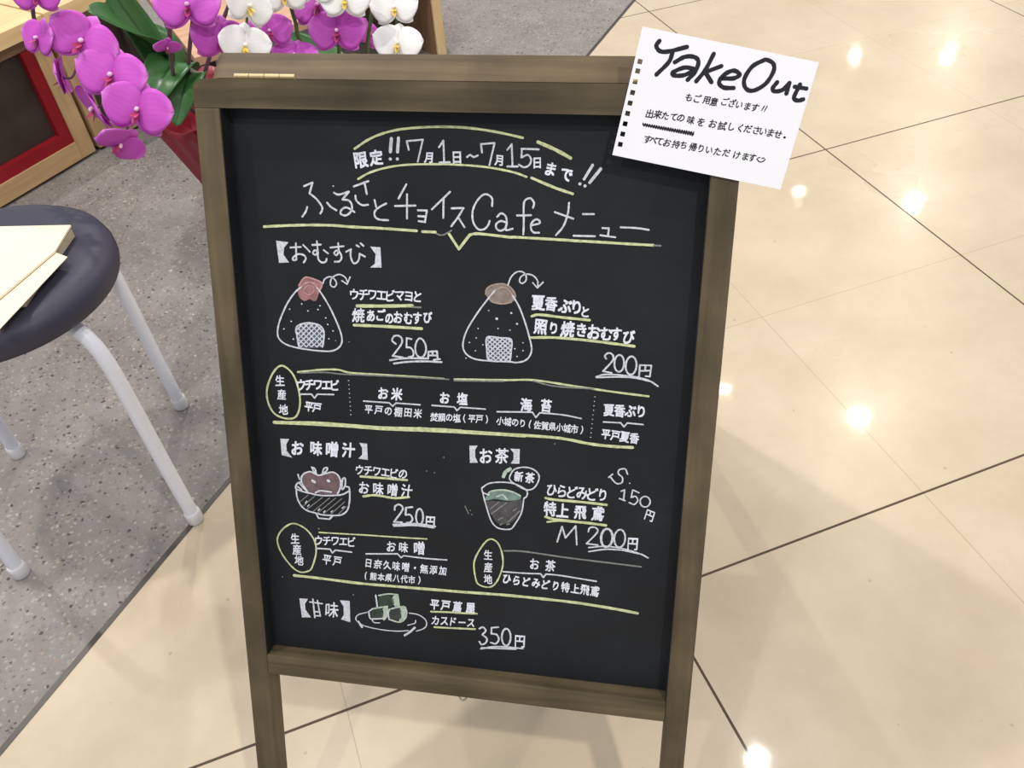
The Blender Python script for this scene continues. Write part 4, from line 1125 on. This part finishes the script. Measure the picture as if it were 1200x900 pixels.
PW = REC - 0.0004
fills = {}
for col, pts in INK_FILLS:
    V, Fc = fills.setdefault(col, ([], [])); k = len(V)
    P = smooth_line([(x, y, 0) for x, y in pts + [pts[0]]])[:-1] if col != 'w' else [Vector((x, y, 0)) for x, y in pts]
    V += [FR(p.x / 1000, p.y / 1000, PW + 0.00015) for p in P]; Fc.append(list(range(k, k + len(P))))
rib = ribbons(INK_STROKES, PW - 0.0001, 'wpgsh')
dm, dverts, dfaces, didx = [], [], [], []
def add_draw(vf, mat):
    k = len(dverts); dverts.extend(vf[0]); dfaces.extend([[i + k for i in q] for q in vf[1]]); didx.extend([len(dm)] * len(vf[1])); dm.append(mat)
add_draw(merge([rib['w'], fills.pop('w')]), M['white'])
add_draw(letters(INK_GLYPHS, PW - 0.0001), M['pen'])
add_draw(ribbons(INK_STROKES, PW, 'y')['y'], M['yellow'])
for col, vf in fills.items(): add_draw(vf, M[col])
for col, nm in (('p', 'pink'), ('g', 'grey'), ('s', 'sand'), ('h', 'h')): add_draw(rib[col], M[nm])
link('chalk_handwriting', mesh('chalk_handwriting', dverts, dfaces, midx=didx), dm, panel,
     label='white and yellow-green chalk handwriting, underlines and food drawings')

# rear frame, leaning away from the shared hinge line
TL = math.radians(25.0)
ER = Vector((0, 0, -math.cos(TL))) - NH * math.sin(TL)
WR = -NH * math.cos(TL) + Vector((0, 0, math.sin(TL)))
HP = O + NN * TH + WR * 0.0012
LR = HP.z / -ER.z
def GF(v, u, w): return HP + EX * u + ER * v + WR * w
def GR(u, v, w): return HP + EX * u + ER * v + WR * w
link('stile', bar('stile', GF, (TI, LR), (0, ST), (0, TH)), M['frame'], sb)
link('stile', bar('stile', GF, (TI, LR), (BW - ST, BW), (0, TH)), M['frame'], sb)
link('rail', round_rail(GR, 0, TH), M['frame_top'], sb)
link('rail', bar('rail', GR, (ST, BW - ST), (RT, RB), (0, TH)), M['frame'], sb)
link('chalkboard', bar('chalkboard', GR, (ST, BW - ST), (TI, RT), (0.004, 0.008), 0.0), M['board'], sb, label='back panel of the board')
for u0 in (0.0335, 0.363):
    parts = []
    for k in range(4):
        a = u0 + 0.0535 * k / 4; b = u0 + 0.0535 * (k + 1) / 4 - 0.0006
        c = O + NN * (TH * 0.4) - EY * 0.0022
        parts.append(tube([c + EX * a, c + EX * b], 0.0022, 12))
    V, Fc = merge(parts)
    link('hinge', mesh('hinge', V, Fc), M['brass'], sb, label='pale brass hinge')
ring = [FR(0.2273 + 0.0035 * math.cos(a), RB + 0.0035 + 0.0045 * math.sin(a), 0.006) for a in [2 * math.pi * k / 24 for k in range(25)]]
link('hook', mesh('hook', *tube(ring, 0.001, 8)), M['clear'], sb, label='small clear ring hanging under the bottom rail', smooth=True)

# ------------------------------------------------------------------ the paper note taped to the frame
NW = -0.0022
cs = [Vector((x / 1000, y / 1000, 0)) for x, y in NOTE_CORNERS]
base = FR(cs[3].x, cs[3].y, NW)
note = empty('paper_note', base, 'white ring-punched notebook page with black handwriting, stuck on the upper right corner of the chalkboard', 'note')
def note_mesh():
    bm = bmesh.new()
    ux = (cs[1] - cs[0]).normalized()
    hs = 0.0018
    holes = [Vector((x / 1000, y / 1000, 0)) for x, y in NOTE_HOLES]
    vy = (cs[3] - cs[0]).normalized()
    # sheet with a column of square holes: strips left of, between and right of the holes
    def q(a, b, c, d): bm.faces.new([bm.verts.new(FR(p.x, p.y, NW)) for p in (a, b, c, d)])
    def coords(h): d = h - cs[0]; return d.dot(ux), d.dot(vy)
    W = (cs[1] - cs[0]).length; H = (cs[3] - cs[0]).length; W2 = (cs[2] - cs[3]).length
    def pt(a, b):
        s, t = a / W, b / H
        top = cs[0].lerp(cs[1], s); bot = cs[3].lerp(cs[2], s); return top.lerp(bot, t)
    hc = [coords(h) for h in holes]
    a = sum(h[0] for h in hc) / len(hc)
    x0, x1 = a - hs, a + hs
    ys = sorted(h[1] for h in hc)
    q(pt(0, 0), pt(x0, 0), pt(x0, H), pt(0, H)); q(pt(x1, 0), pt(W, 0), pt(W, H), pt(x1, H))
    prev = 0.0
    for y in ys:
        q(pt(x0, prev), pt(x1, prev), pt(x1, y - hs), pt(x0, y - hs)); prev = y + hs
    q(pt(x0, prev), pt(x1, prev), pt(x1, H), pt(x0, H))
    bmesh.ops.remove_doubles(bm, verts=bm.verts, dist=1e-6)
    me = bpy.data.meshes.new('sheet'); bm.to_mesh(me); bm.free(); return me
sheet = link('sheet', note_mesh(), M['paper'], note)
so = sheet.modifiers.new('thickness', 'SOLIDIFY'); so.thickness = 0.0004; so.offset = -1
nr = ribbons(NOTE_STROKES, NW - 0.0005, 'k', 0.08)['k']
link('handwriting', mesh('handwriting', *merge([nr, letters(NOTE_GLYPHS, NW - 0.0005, 0.2)])), M['marker'], note, label='black marker handwriting')

# ------------------------------------------------------------------ the round stool
SC = (-0.2685, 0.5205); SR = 0.157; SH = 0.452
stool = empty('round_stool', (SC[0], SC[1], 0), 'round stool with dark navy vinyl seat and white tube legs', 'stool')
prof = [(0.02, SH - 0.046), (SR - 0.012, SH - 0.046), (SR - 0.003, SH - 0.042), (SR, SH - 0.034), (SR, SH - 0.022), (SR - 0.004, SH - 0.011), (SR - 0.014, SH - 0.0035), (SR - 0.03, SH - 0.0006), (SR - 0.06, SH), (0.01, SH)]
link('seat', mesh('seat', *lathe(prof, 72, (SC[0], SC[1], 0))), M['vinyl'], stool, smooth=True)
feet = [(-0.1545, 0.395), (-0.152, 0.664), (-0.416, 0.3985), (-0.429, 0.661)]
for fx, fy in feet:
    d = Vector((SC[0] - fx, SC[1] - fy, 0)).normalized(); F0 = Vector((fx, fy, 0))
    pts = [F0 + Vector((0, 0, 0.004)), F0 + Vector((0, 0, 0.12)) + d * 0.004, F0 + Vector((0, 0, 0.25)) + d * 0.006, F0 + Vector((0, 0, 0.335)) + d * 0.010,
           F0 + Vector((0, 0, 0.375)) + d * 0.024, F0 + Vector((0, 0, 0.392)) + d * 0.055, F0 + Vector((0, 0, 0.3955)) + d * 0.10, F0 + Vector((0, 0, 0.3955)) + d * 0.15]
    leg = link('leg', mesh('leg', *tube(smooth_line(pts, 8), 0.0105, 18)), M['legs'], stool, smooth=True)
    link('foot_cap', mesh('foot_cap', *lathe([(0.011, 0), (0.0128, 0.002), (0.0128, 0.02), (0.0118, 0.024), (0.0108, 0.025)], 24, (fx, fy, 0))), M['cap'], leg, smooth=True, label='translucent white foot cap')

# ------------------------------------------------------------------ cream paper box on the stool
ZB = SH + 0.0004
A1 = Vector((-0.1555, 0.535, 0)); dr = Vector((-0.40, -0.915, 0)).normalized(); dl = Vector((-0.915, 0.40, 0)).normalized()
pbx = empty('paper_box', (A1.x, A1.y, ZB), 'cream paperboard box with a folded-out flap, lying on the dark stool seat', 'box')
def FP(a, b, c): return A1 + dr * a + dl * b + Vector((0, 0, ZB + c))
me = bar('body', FP, (0, 0.145), (0, 0.15), (0, 0.0115), 0.0006)
me.materials.append(M['paged']); me.materials.append(M['cream'])
ob = bpy.data.objects.new('body', me); COL.objects.link(ob); me.transform(Matrix.Translation(-Vector(pbx.location))); ob.parent = pbx
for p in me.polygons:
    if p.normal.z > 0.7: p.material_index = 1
FLP = [(-0.1735, 0.4831, 0.4665), (-0.1607, 0.4695, 0.465), (-0.2468, 0.3372, 0.465), (-0.247, 0.3978, 0.4665)]
fold0 = Vector(FLP[0]); fold1 = Vector(FLP[3])
lid0 = [FP(-0.001, -0.001, 0.0168), Vector((fold0.x, fold0.y, ZB + 0.0168)), Vector((fold1.x, fold1.y, ZB + 0.0168)), FP(0.146, 0.151, 0.0168), FP(-0.001, 0.151, 0.0168)]
lidv = [v - Vector((0, 0, 0.002)) for v in lid0] + [v + Vector((0, 0, 0.0006)) for v in lid0]
link('lid', mesh('lid', lidv, [[4, 3, 2, 1, 0], [5, 6, 7, 8, 9]] + [[i, (i + 1) % 5, 5 + (i + 1) % 5, 5 + i] for i in range(5)]), M['cream'], pbx)
fv = [Vector(v) for v in FLP] + [Vector(v) - Vector((0, 0, 0.0007)) for v in FLP]
link('flap', mesh('flap', fv, [[0, 1, 2, 3], [7, 6, 5, 4]] + [[i, 4 + i, 4 + (i + 1) % 4, (i + 1) % 4] for i in range(4)]), M['cream'], pbx)

# ------------------------------------------------------------------ wooden display boxes behind
def display_box(origin, ax, width, height, depth, label, lining='red', post=0.042):
    ax = Vector((ax[0], ax[1], 0)).normalized(); bk = Vector((-ax.y, ax.x, 0)); o0 = Vector((origin[0], origin[1], 0))
    t = empty('display_box', o0 + ax * width / 2 + bk * depth / 2, label, 'box')
    def FX(a, b, c): return o0 + ax * a + bk * b + Vector((0, 0, c))            # grain along the width
    def FZ(c, a, b): return o0 + ax * a + bk * b + Vector((0, 0, c))            # grain along the height
    z0 = 0.008
    link('top', bar('top', FX, (-0.004, width + 0.004), (-0.014, depth), (height - 0.034, height)), M['plytop'], t)
    link('side_panel', bar('side_panel', FZ, (z0, height - 0.034), (0, post), (0, depth)), M['ply'], t)
    link('side_panel', bar('side_panel', FZ, (z0, height - 0.034), (width - post, width), (0, depth)), M['ply'], t)
    link('bottom_panel', bar('bottom_panel', FX, (post, width - post), (0, depth), (z0, z0 + 0.046)), M['ply'], t)
    link('top_rail', bar('top_rail', FX, (post, width - post), (0.012, 0.03), (height - 0.064, height - 0.034)), M['brown'], t)
    x0, x1, y0, y1, w = post, width - post, z0 + 0.046, height - 0.064, 0.030
    fr = []
    for a, c in (((x0, x1), (y0, y0 + w)), ((x0, x0 + w), (y0 + w, y1)), ((x1 - w, x1), (y0 + w, y1))):
        m_ = bar('lining', FX, a, (0.004, 0.02), c, 0.0008)
        fr.append(([v.co.copy() for v in m_.vertices], [list(p.vertices) for p in m_.polygons])); bpy.data.meshes.remove(m_)
    link('lining', mesh('lining', *merge(fr)), M[lining], t, label=lining + ' inner frame')
    link('inner_panel', bar('inner_panel', FX, (x0, x1), (0.021, 0.029), (y0, y1 + 0.03), 0.0), M['dark'], t, label='dark brown recessed panel')
    link('foot', bar('foot', FX, (0.02, width - 0.02), (0.03, depth - 0.02), (0, z0), 0.0), M['dark'], t)
    return t
axd = Vector((0.29, 0.23, 0)).normalized()
Pr = Vector((-0.27, 1.69, 0))
display_box(Pr - axd * 0.62, axd, 0.62, 0.354, 0.36, 'pale wooden display box with red-lined dark opening, behind the stool at the left edge')
display_box(Pr + axd * 0.014, axd, 0.26, 0.354, 0.34, 'pale wooden display box half hidden behind the magenta orchid blooms, beside the red-lined box', 'dark')

TC = Vector((0.0361, 1.6041, 0)); TZ = 0.22
tl = Vector((-0.0402, 2.0452, 0)); tr = Vector((0.705, 1.81, 0))
fd = (tr - TC); fd.z = 0; fw = fd.length; fd.normalize(); ld = (tl - TC); ld.z = 0; ld.normalize()
tbk = Vector((-fd.y, fd.x, 0))
table = empty('display_table', TC + fd * fw / 2 + ld * 0.3, 'low pinkish wooden display table standing behind the orchids and the chalkboard', 'table')
def FTp(a, b, c): return TC + fd * a + ld * b + Vector((0, 0, c))
link('table_top', bar('table_top', FTp, (0, fw), (0, 0.6), (TZ - 0.022, TZ)), M['pinkwood'], table)
def FSd(b, a, c): return TC + fd * a + tbk * b + Vector((0, 0, c))
def FSe(c, a, b): return TC + fd * a + tbk * b + Vector((0, 0, c))
link('side_panel', bar('side_panel', FSe, (0, TZ - 0.022), (fw - 0.028, fw), (0.002, 0.5)), M['brown'], table)
link('edge_strip', bar('edge_strip', FSe, (0, TZ - 0.022), (fw - 0.028, fw), (-0.006, 0.002)), M['plytop'], table, label='pale front edge of the side panel')
def FLd(c, b, a): return TC + fd * a + ld * b + Vector((0, 0, c))
link('side_panel', bar('side_panel', FLd, (0, TZ - 0.022), (0.05, 0.55), (0.03, 0.055)), M['dark'], table)  # dark brown puts the shade below the table top into the colour

# ------------------------------------------------------------------ orchids
FLOWERS = [('p', (-0.1118, 0.7571, 0.6811), (0.9518, -0.2735, -0.1388), (0.2417, 0.3903, 0.8884), (-0.1888, -0.8791, 0.4376), 0.0399),
('p', (-0.1353, 0.7705, 0.6216), (0.6104, -0.7911, 0.0396), (0.4278, 0.3712, 0.8241), (-0.6667, -0.4861, 0.565), 0.0409),
('p', (-0.08, 0.7401, 0.617), (0.7171, -0.4662, -0.518), (0.6885, 0.3583, 0.6306), (-0.1084, -0.8088, 0.5779), 0.0578),
('p', (-0.0563, 0.7035, 0.5785), (0.8665, -0.429, -0.2552), (0.4622, 0.4963, 0.7349), (-0.1886, -0.7548, 0.6283), 0.0582),
('p', (-0.0364, 0.6648, 0.5413), (0.8581, -0.3939, -0.3293), (0.4852, 0.4125, 0.771), (-0.1678, -0.8214, 0.5451), 0.0559),
('p', (-0.1266, 0.7638, 0.5661), (0.0133, -0.9491, 0.3146), (0.0953, 0.3144, 0.9445), (-0.9954, 0.0174, 0.0947), 0.0441),
('p', (-0.099, 0.7383, 0.5246), (0.3375, -0.9402, -0.0464), (-0.0746, -0.0758, 0.9943), (-0.9384, -0.3322, -0.0958), 0.0508),
('p', (-0.076, 0.666, 0.4987), (0.4224, 0.3329, -0.8431), (0.9056, -0.1951, 0.3766), (-0.0391, -0.9226, -0.3839), 0.0433),
('q', (0.0683, 0.8424, 0.6004), (0.9721, -0.2241, -0.0695), (0.2053, 0.6689, 0.7144), (-0.1136, -0.7087, 0.6963), 0.0601),
('q', (0.1004, 0.8451, 0.5408), (0.9288, -0.0105, -0.3704), (0.3285, 0.4859, 0.8099), (0.1715, -0.8739, 0.4548), 0.0536),
('q', (0.1783, 0.8849, 0.5231), (0.9967, 0.0798, -0.0146), (-0.0416, 0.6573, 0.7525), (0.0697, -0.7494, 0.6585), 0.046),
('q', (0.2062, 0.8672, 0.4845), (0.8792, -0.4557, -0.1392), (0.4532, 0.7098, 0.5393), (-0.147, -0.5372, 0.8305), 0.046),
('q', (0.265, 0.9077, 0.5389), (0.8808, -0.4706, -0.0519), (0.3666, 0.6085, 0.7039), (-0.2996, -0.639, 0.7084), 0.056),
('q', (0.2829, 0.8685, 0.5077), (0.9346, -0.3504, -0.0612), (0.2667, 0.5764, 0.7724), (-0.2354, -0.7383, 0.6321), 0.0552),
('q', (0.3498, 0.9623, 0.4554), (0.5858, 0.4636, -0.6647), (0.2888, 0.647, 0.7057), (0.7572, -0.6054, 0.2451), 0.0379),
('q', (0.0112, 1.0389, 0.4727), (0.9153, 0.1958, -0.3521), (0.4022, -0.4913, 0.7725), (-0.0217, -0.8487, -0.5284), 0.0288),
('w', (0.1324, 0.8181, 0.5365), (0.9395, -0.0496, -0.339), (0.333, 0.3646, 0.8696), (0.0805, -0.9298, 0.3591), 0.0455),
('w', (0.1551, 0.8358, 0.5856), (0.7659, 0.2862, -0.5758), (0.3491, 0.567, 0.7461), (0.54, -0.7724, 0.3344), 0.0469),
('w', (0.2121, 0.8673, 0.5819), (0.9912, -0.1221, -0.0507), (0.0975, 0.416, 0.9041), (-0.0893, -0.9011, 0.4242), 0.0465),
('w', (0.2594, 0.8744, 0.581), (0.9346, -0.3504, -0.0612), (0.2888, 0.647, 0.7057), (-0.2076, -0.6772, 0.7059), 0.0469),
('w', (0.3026, 0.8496, 0.5625), (0.9346, -0.3504, -0.0612), (0.2548, 0.5393, 0.8026), (-0.2482, -0.7657, 0.5934), 0.0495),
('w', (0.3817, 0.8605, 0.5298), (0.951, -0.3091, -0.0069), (0.2005, 0.5995, 0.7748), (-0.2354, -0.7383, 0.6321), 0.046),
('w', (0.372, 0.8308, 0.4836), (0.9014, -0.409, -0.1421), (0.3634, 0.5364, 0.7617), (-0.2354, -0.7383, 0.6321), 0.0487)]
STEMS = {'p': [[(-0.0011, 1.1444, 0.3435), (0.0571, 0.9327, 0.6578), (0.0311, 0.8303, 0.8273), (-0.0637, 0.8127, 0.7765), (-0.1225, 0.8125, 0.6691), (-0.1358, 0.8162, 0.6115), (-0.0935, 0.7779, 0.5904), (-0.0691, 0.7392, 0.5471), (-0.0615, 0.7073, 0.501)]], 'q': [[(0.0186, 1.1705, 0.3361), (0.1124, 0.9745, 0.636), (0.0984, 0.9405, 0.6848), (0.0707, 0.8889, 0.594), (0.1003, 0.889, 0.5267), (0.1767, 0.9262, 0.5021), (0.2104, 0.9105, 0.4691)], [(0.0346, 1.1663, 0.3253), (0.2573, 1.0016, 0.68), (0.2853, 0.9579, 0.5841), (0.2829, 0.9232, 0.5202), (0.2871, 0.8982, 0.4898)]], 'w': [[(0.3422, 1.1485, 0.204), (0.3323, 0.9106, 0.4458), (0.3552, 0.8935, 0.5373), (0.3813, 0.9015, 0.6484), (0.403, 0.911, 0.5773), (0.3902, 0.8905, 0.5147), (0.3777, 0.861, 0.4676)], [(0.337, 1.1496, 0.2047), (0.2338, 0.9293, 0.4595), (0.224, 0.9078, 0.5276), (0.2163, 0.9012, 0.575), (0.1642, 0.8787, 0.6052), (0.1535, 0.8677, 0.5722), (0.1331, 0.8497, 0.5226)], [(0.3404, 1.1607, 0.1986), (0.2897, 0.9579, 0.4236), (0.325, 0.9353, 0.5704), (0.2686, 0.9125, 0.588), (0.2564, 0.9148, 0.6282)]]}
LEAVES = {'p': [([(0.0128, 1.2292, 0.342), (-0.0164, 1.2019, 0.4178), (-0.0575, 1.1402, 0.4849), (-0.095, 1.0984, 0.5344)], 0.05279999999999999), ([(-0.0179, 1.2088, 0.3645), (-0.0301, 1.2064, 0.4321), (-0.0488, 1.2016, 0.501), (-0.06, 1.2029, 0.5508)], 0.0288), ([(0.0128, 1.1789, 0.3564), (0.0112, 1.1537, 0.398), (-0.015, 1.1093, 0.3959), (-0.0469, 1.079, 0.3634)], 0.0408), ([(0.0446, 1.1702, 0.3668), (0.0287, 1.1327, 0.3794), (0.0069, 1.0834, 0.3655), (-0.0229, 1.0733, 0.3156)], 0.0312)], 'w': [([(0.3398, 1.157, 0.22), (0.3042, 1.2011, 0.3031), (0.2703, 1.2191, 0.3359), (0.2287, 1.2147, 0.385)], 0.036), ([(0.3501, 1.1785, 0.2075), (0.3927, 1.2239, 0.255), (0.4431, 1.2314, 0.2597), (0.5008, 1.2085, 0.2372)], 0.036)]}

def petal(L, Wd, ang, curl, lift, seg=(9, 8), pw=0.55, ruff=0.0):
    """petal starting at the centre, pointing at ang in the flower plane; unit flower half width"""
    V, Fc, A = [], [], []
    d = Vector((math.cos(ang), math.sin(ang), 0)); q = Vector((-d.y, d.x, 0))
    ns, nt = seg
    for i in range(ns + 1):
        s = i / ns
        w = Wd * (math.sin(math.pi * min(1, 0.06 + 0.94 * s ** 0.9)) ** pw if s < 1 else 0.02)
        for j in range(nt + 1):
            t = -1 + 2 * j / nt
            x = L * s * (1 - 0.10 * t * t * (1 - s))
            z = lift * s + curl * (s * s) - 0.10 * Wd * t * t + ruff * math.sin(5 * t + 6 * s) * s
            V.append(d * x + q * (w * t) + Vector((0, 0, z))); A.append((s, t, 0))
    for i in range(ns):
        for j in range(nt):
            a = i * (nt + 1) + j; Fc.append([a, a + 1, a + nt + 2, a + nt + 1])
    return V, Fc, A
def flower_shape():
    V, Fc, A = [], [], []
    def add(p, dz):
        k = len(V); V.extend([v + Vector((0, 0, dz)) for v in p[0]]); Fc.extend([[i + k for i in f] for f in p[1]]); A.extend(p[2])
    for ang, L, Wd in ((92, 0.84, 0.34), (214, 0.86, 0.30), (326, 0.86, 0.30)):
        add(petal(L, Wd, math.radians(ang), -0.10, -0.02), -0.05)
    for ang in (14, 166):
        add(petal(0.98, 0.62, math.radians(ang), 0.04, 0.03, (12, 10), 0.5, 0.02), 0.0)
    return V, Fc, A
def lip_shape():
    parts = []
    for ang, L, Wd, cu, li in ((270, 0.36, 0.085, 0.10, 0.10), (245, 0.20, 0.06, 0.16, 0.18), (295, 0.20, 0.06, 0.16, 0.18)):
        v, f, a = petal(L, Wd, math.radians(ang), cu, li, (5, 4), 0.6); parts.append(([x + Vector((0, -0.03, 0.02)) for x in v], f))
    return merge(parts)
def column_shape():
    return tube(smooth_line([(0, 0.07, 0.0), (0, 0.05, 0.09), (0, 0.0, 0.15)], 4), [0.05, 0.055, 0.06, 0.062, 0.062, 0.062, 0.058, 0.05, 0.03], 10)
FS = flower_shape(); LS = lip_shape(); CS = column_shape()

def ball(c, r, seg=10):
    V, Fc = [], []
    for i in range(1, seg):
        th = math.pi * i / seg
        for k in range(seg): 
            a = 2 * math.pi * k / seg; V.append(c + Vector((math.sin(th) * math.cos(a), math.sin(th) * math.sin(a), math.cos(th))) * r)
    for i in range(seg - 2):
        for k in range(seg): Fc.append([i * seg + k, i * seg + (k + 1) % seg, (i + 1) * seg + (k + 1) % seg, (i + 1) * seg + k])
    Fc.append(list(range(seg))[::-1]); Fc.append([(seg - 2) * seg + k for k in range(seg)])
    return V, Fc

def orchid(centre, rt, zt, rb, kinds, pet, lipm, colm, stemm, label, leaves):
    cx, cy = centre
    t = empty('potted_orchid', (cx, cy, 0), label, 'potted plant')
    def wob(i, a):
        if i == 0 or i > 5: return (0, 0)
        k = i / 5
        return (0.006 * k * math.sin(7 * a + 0.6 * i) + 0.004 * k * math.sin(17 * a + i), 0.008 * k * math.sin(9 * a) if i >= 4 else 0)
    prof = [(rb, 0), (rb + (rt - rb) * 0.2, zt * 0.2), (rb + (rt - rb) * 0.45, zt * 0.45), (rb + (rt - rb) * 0.7, zt * 0.7), (rb + (rt - rb) * 0.88, zt * 0.88), (rt, zt), (rt * 0.95, zt * 0.97), (rt * 0.80, zt * 0.70), (rt * 0.7, zt * 0.55)]
    wrap = link('wrapped_pot', mesh('wrapped_pot', *lathe(prof, 96, (cx, cy, 0), wob)), M['wrap'], t, smooth=True, label='pot in dark red wrapping paper')
    link('moss', mesh('moss', *lathe([(0.02, zt * 0.57), (rt * 0.68, zt * 0.57), (rt * 0.66, zt * 0.6), (0.01, zt * 0.63)], 32, (cx, cy, 0))), M['soil'], wrap, smooth=True)
    paths = []
    for kk in kinds:
        for P in STEMS[kk]:
            pts = [Vector((cx + R.uniform(-0.025, 0.025), cy + R.uniform(-0.025, 0.025), zt * 0.6))] + [Vector(p) for p in P]
            sm = smooth_line(pts, 10); paths.append(sm)
            n = len(sm)
            link('stem', mesh('stem', *tube(sm, [0.0042 - 0.0022 * i / n for i in range(n)], 10)), stemm, t, smooth=True)
    for (k, X, xv, yv, zv, s) in FLOWERS:
        if k not in kinds: continue
        X = Vector(X); s *= R.uniform(0.86, 0.90)
        Rm = Matrix((xv, yv, zv)).transposed()
        T = lambda v: X + Rm @ (v * s)
        cu = R.uniform(-0.06, 0.06)
        vs = [T(Vector((v.x * (1 + 0.03 * math.sin(5 * v.y)), v.y, v.z + cu * (v.x * v.x) + 0.02 * math.sin(6 * v.x + 9 * X.x)))) for v in FS[0]]
        fo = link('flower', mesh('flower', vs, FS[1], FS[2], 'petal'), pet, t, smooth=True)
        sm_ = fo.modifiers.new('thickness', 'SOLIDIFY'); sm_.thickness = 0.0006; sm_.offset = -1
        link('lip', mesh('lip', [T(v) for v in LS[0]], LS[1]), lipm, fo, smooth=True, label='ruffled lip')
        link('column', mesh('column', [T(v) for v in CS[0]], CS[1]), colm, fo, smooth=True)
        # short stalk from the back of the flower to the nearest stem
        q = min((p for path in paths for p in path), key=lambda p: (p - X).length)
        back = X - Vector(zv) * 0.014
        if (q - X).length < 0.2:
            link('flower_stalk', mesh('flower_stalk', *tube(smooth_line([X - Vector(zv) * 0.003, back, (back + q) / 2, q], 5), 0.0016, 8)), stemm, fo, smooth=True)
    for P, hw in leaves:
        P = smooth_line([Vector(cx_) for cx_ in P], 7)
        n = len(P); V, Fc, A = [], [], []
        for i, p in enumerate(P):
            s = i / (n - 1)
            tg = (P[min(i + 1, n - 1)] - P[max(i - 1, 0)]).normalized()
            view = Vector((0.03, -0.52, 1.1))          # leaves turn their upper side up and to the front
            sd = tg.cross(view).normalized(); nr_ = sd.cross(tg).normalized()
            w = hw * (max(0.0, math.sin(math.pi * (0.12 + 0.88 * s) )) ** 0.55 + 0.02)
            for j in range(9):
                tt = -1 + j / 4
                V.append(p + sd * (w * tt) + nr_ * (0.30 * w * abs(tt) ** 1.4)); A.append((s, tt, 0))
        for i in range(n - 1):
            for j in range(8):
                a = i * 9 + j; Fc.append([a, a + 1, a + 10, a + 9])
        lo = link('leaf', mesh('leaf', V, Fc, A, 'petal'), M['leaf'], t, smooth=True)
        sm_ = lo.modifiers.new('thickness', 'SOLIDIFY'); sm_.thickness = 0.0016; sm_.offset = 0
    return t
orchid((0.06, 1.28), 0.145, 0.26, 0.06, 'pq', M['petal_pink'], M['lip_pink'], M['column'], M['stem_p'],
       'magenta moth orchid in a red wrapped pot, behind the top left corner of the chalkboard', LEAVES['p'])
orchid((0.385, 1.30), 0.12, 0.22, 0.06, 'w', M['petal_white'], M['lip_white'], M['column_w'], M['stem'],
       'white moth orchid with yellow-centred blooms, rising behind the top edge of the chalkboard', LEAVES['w'])
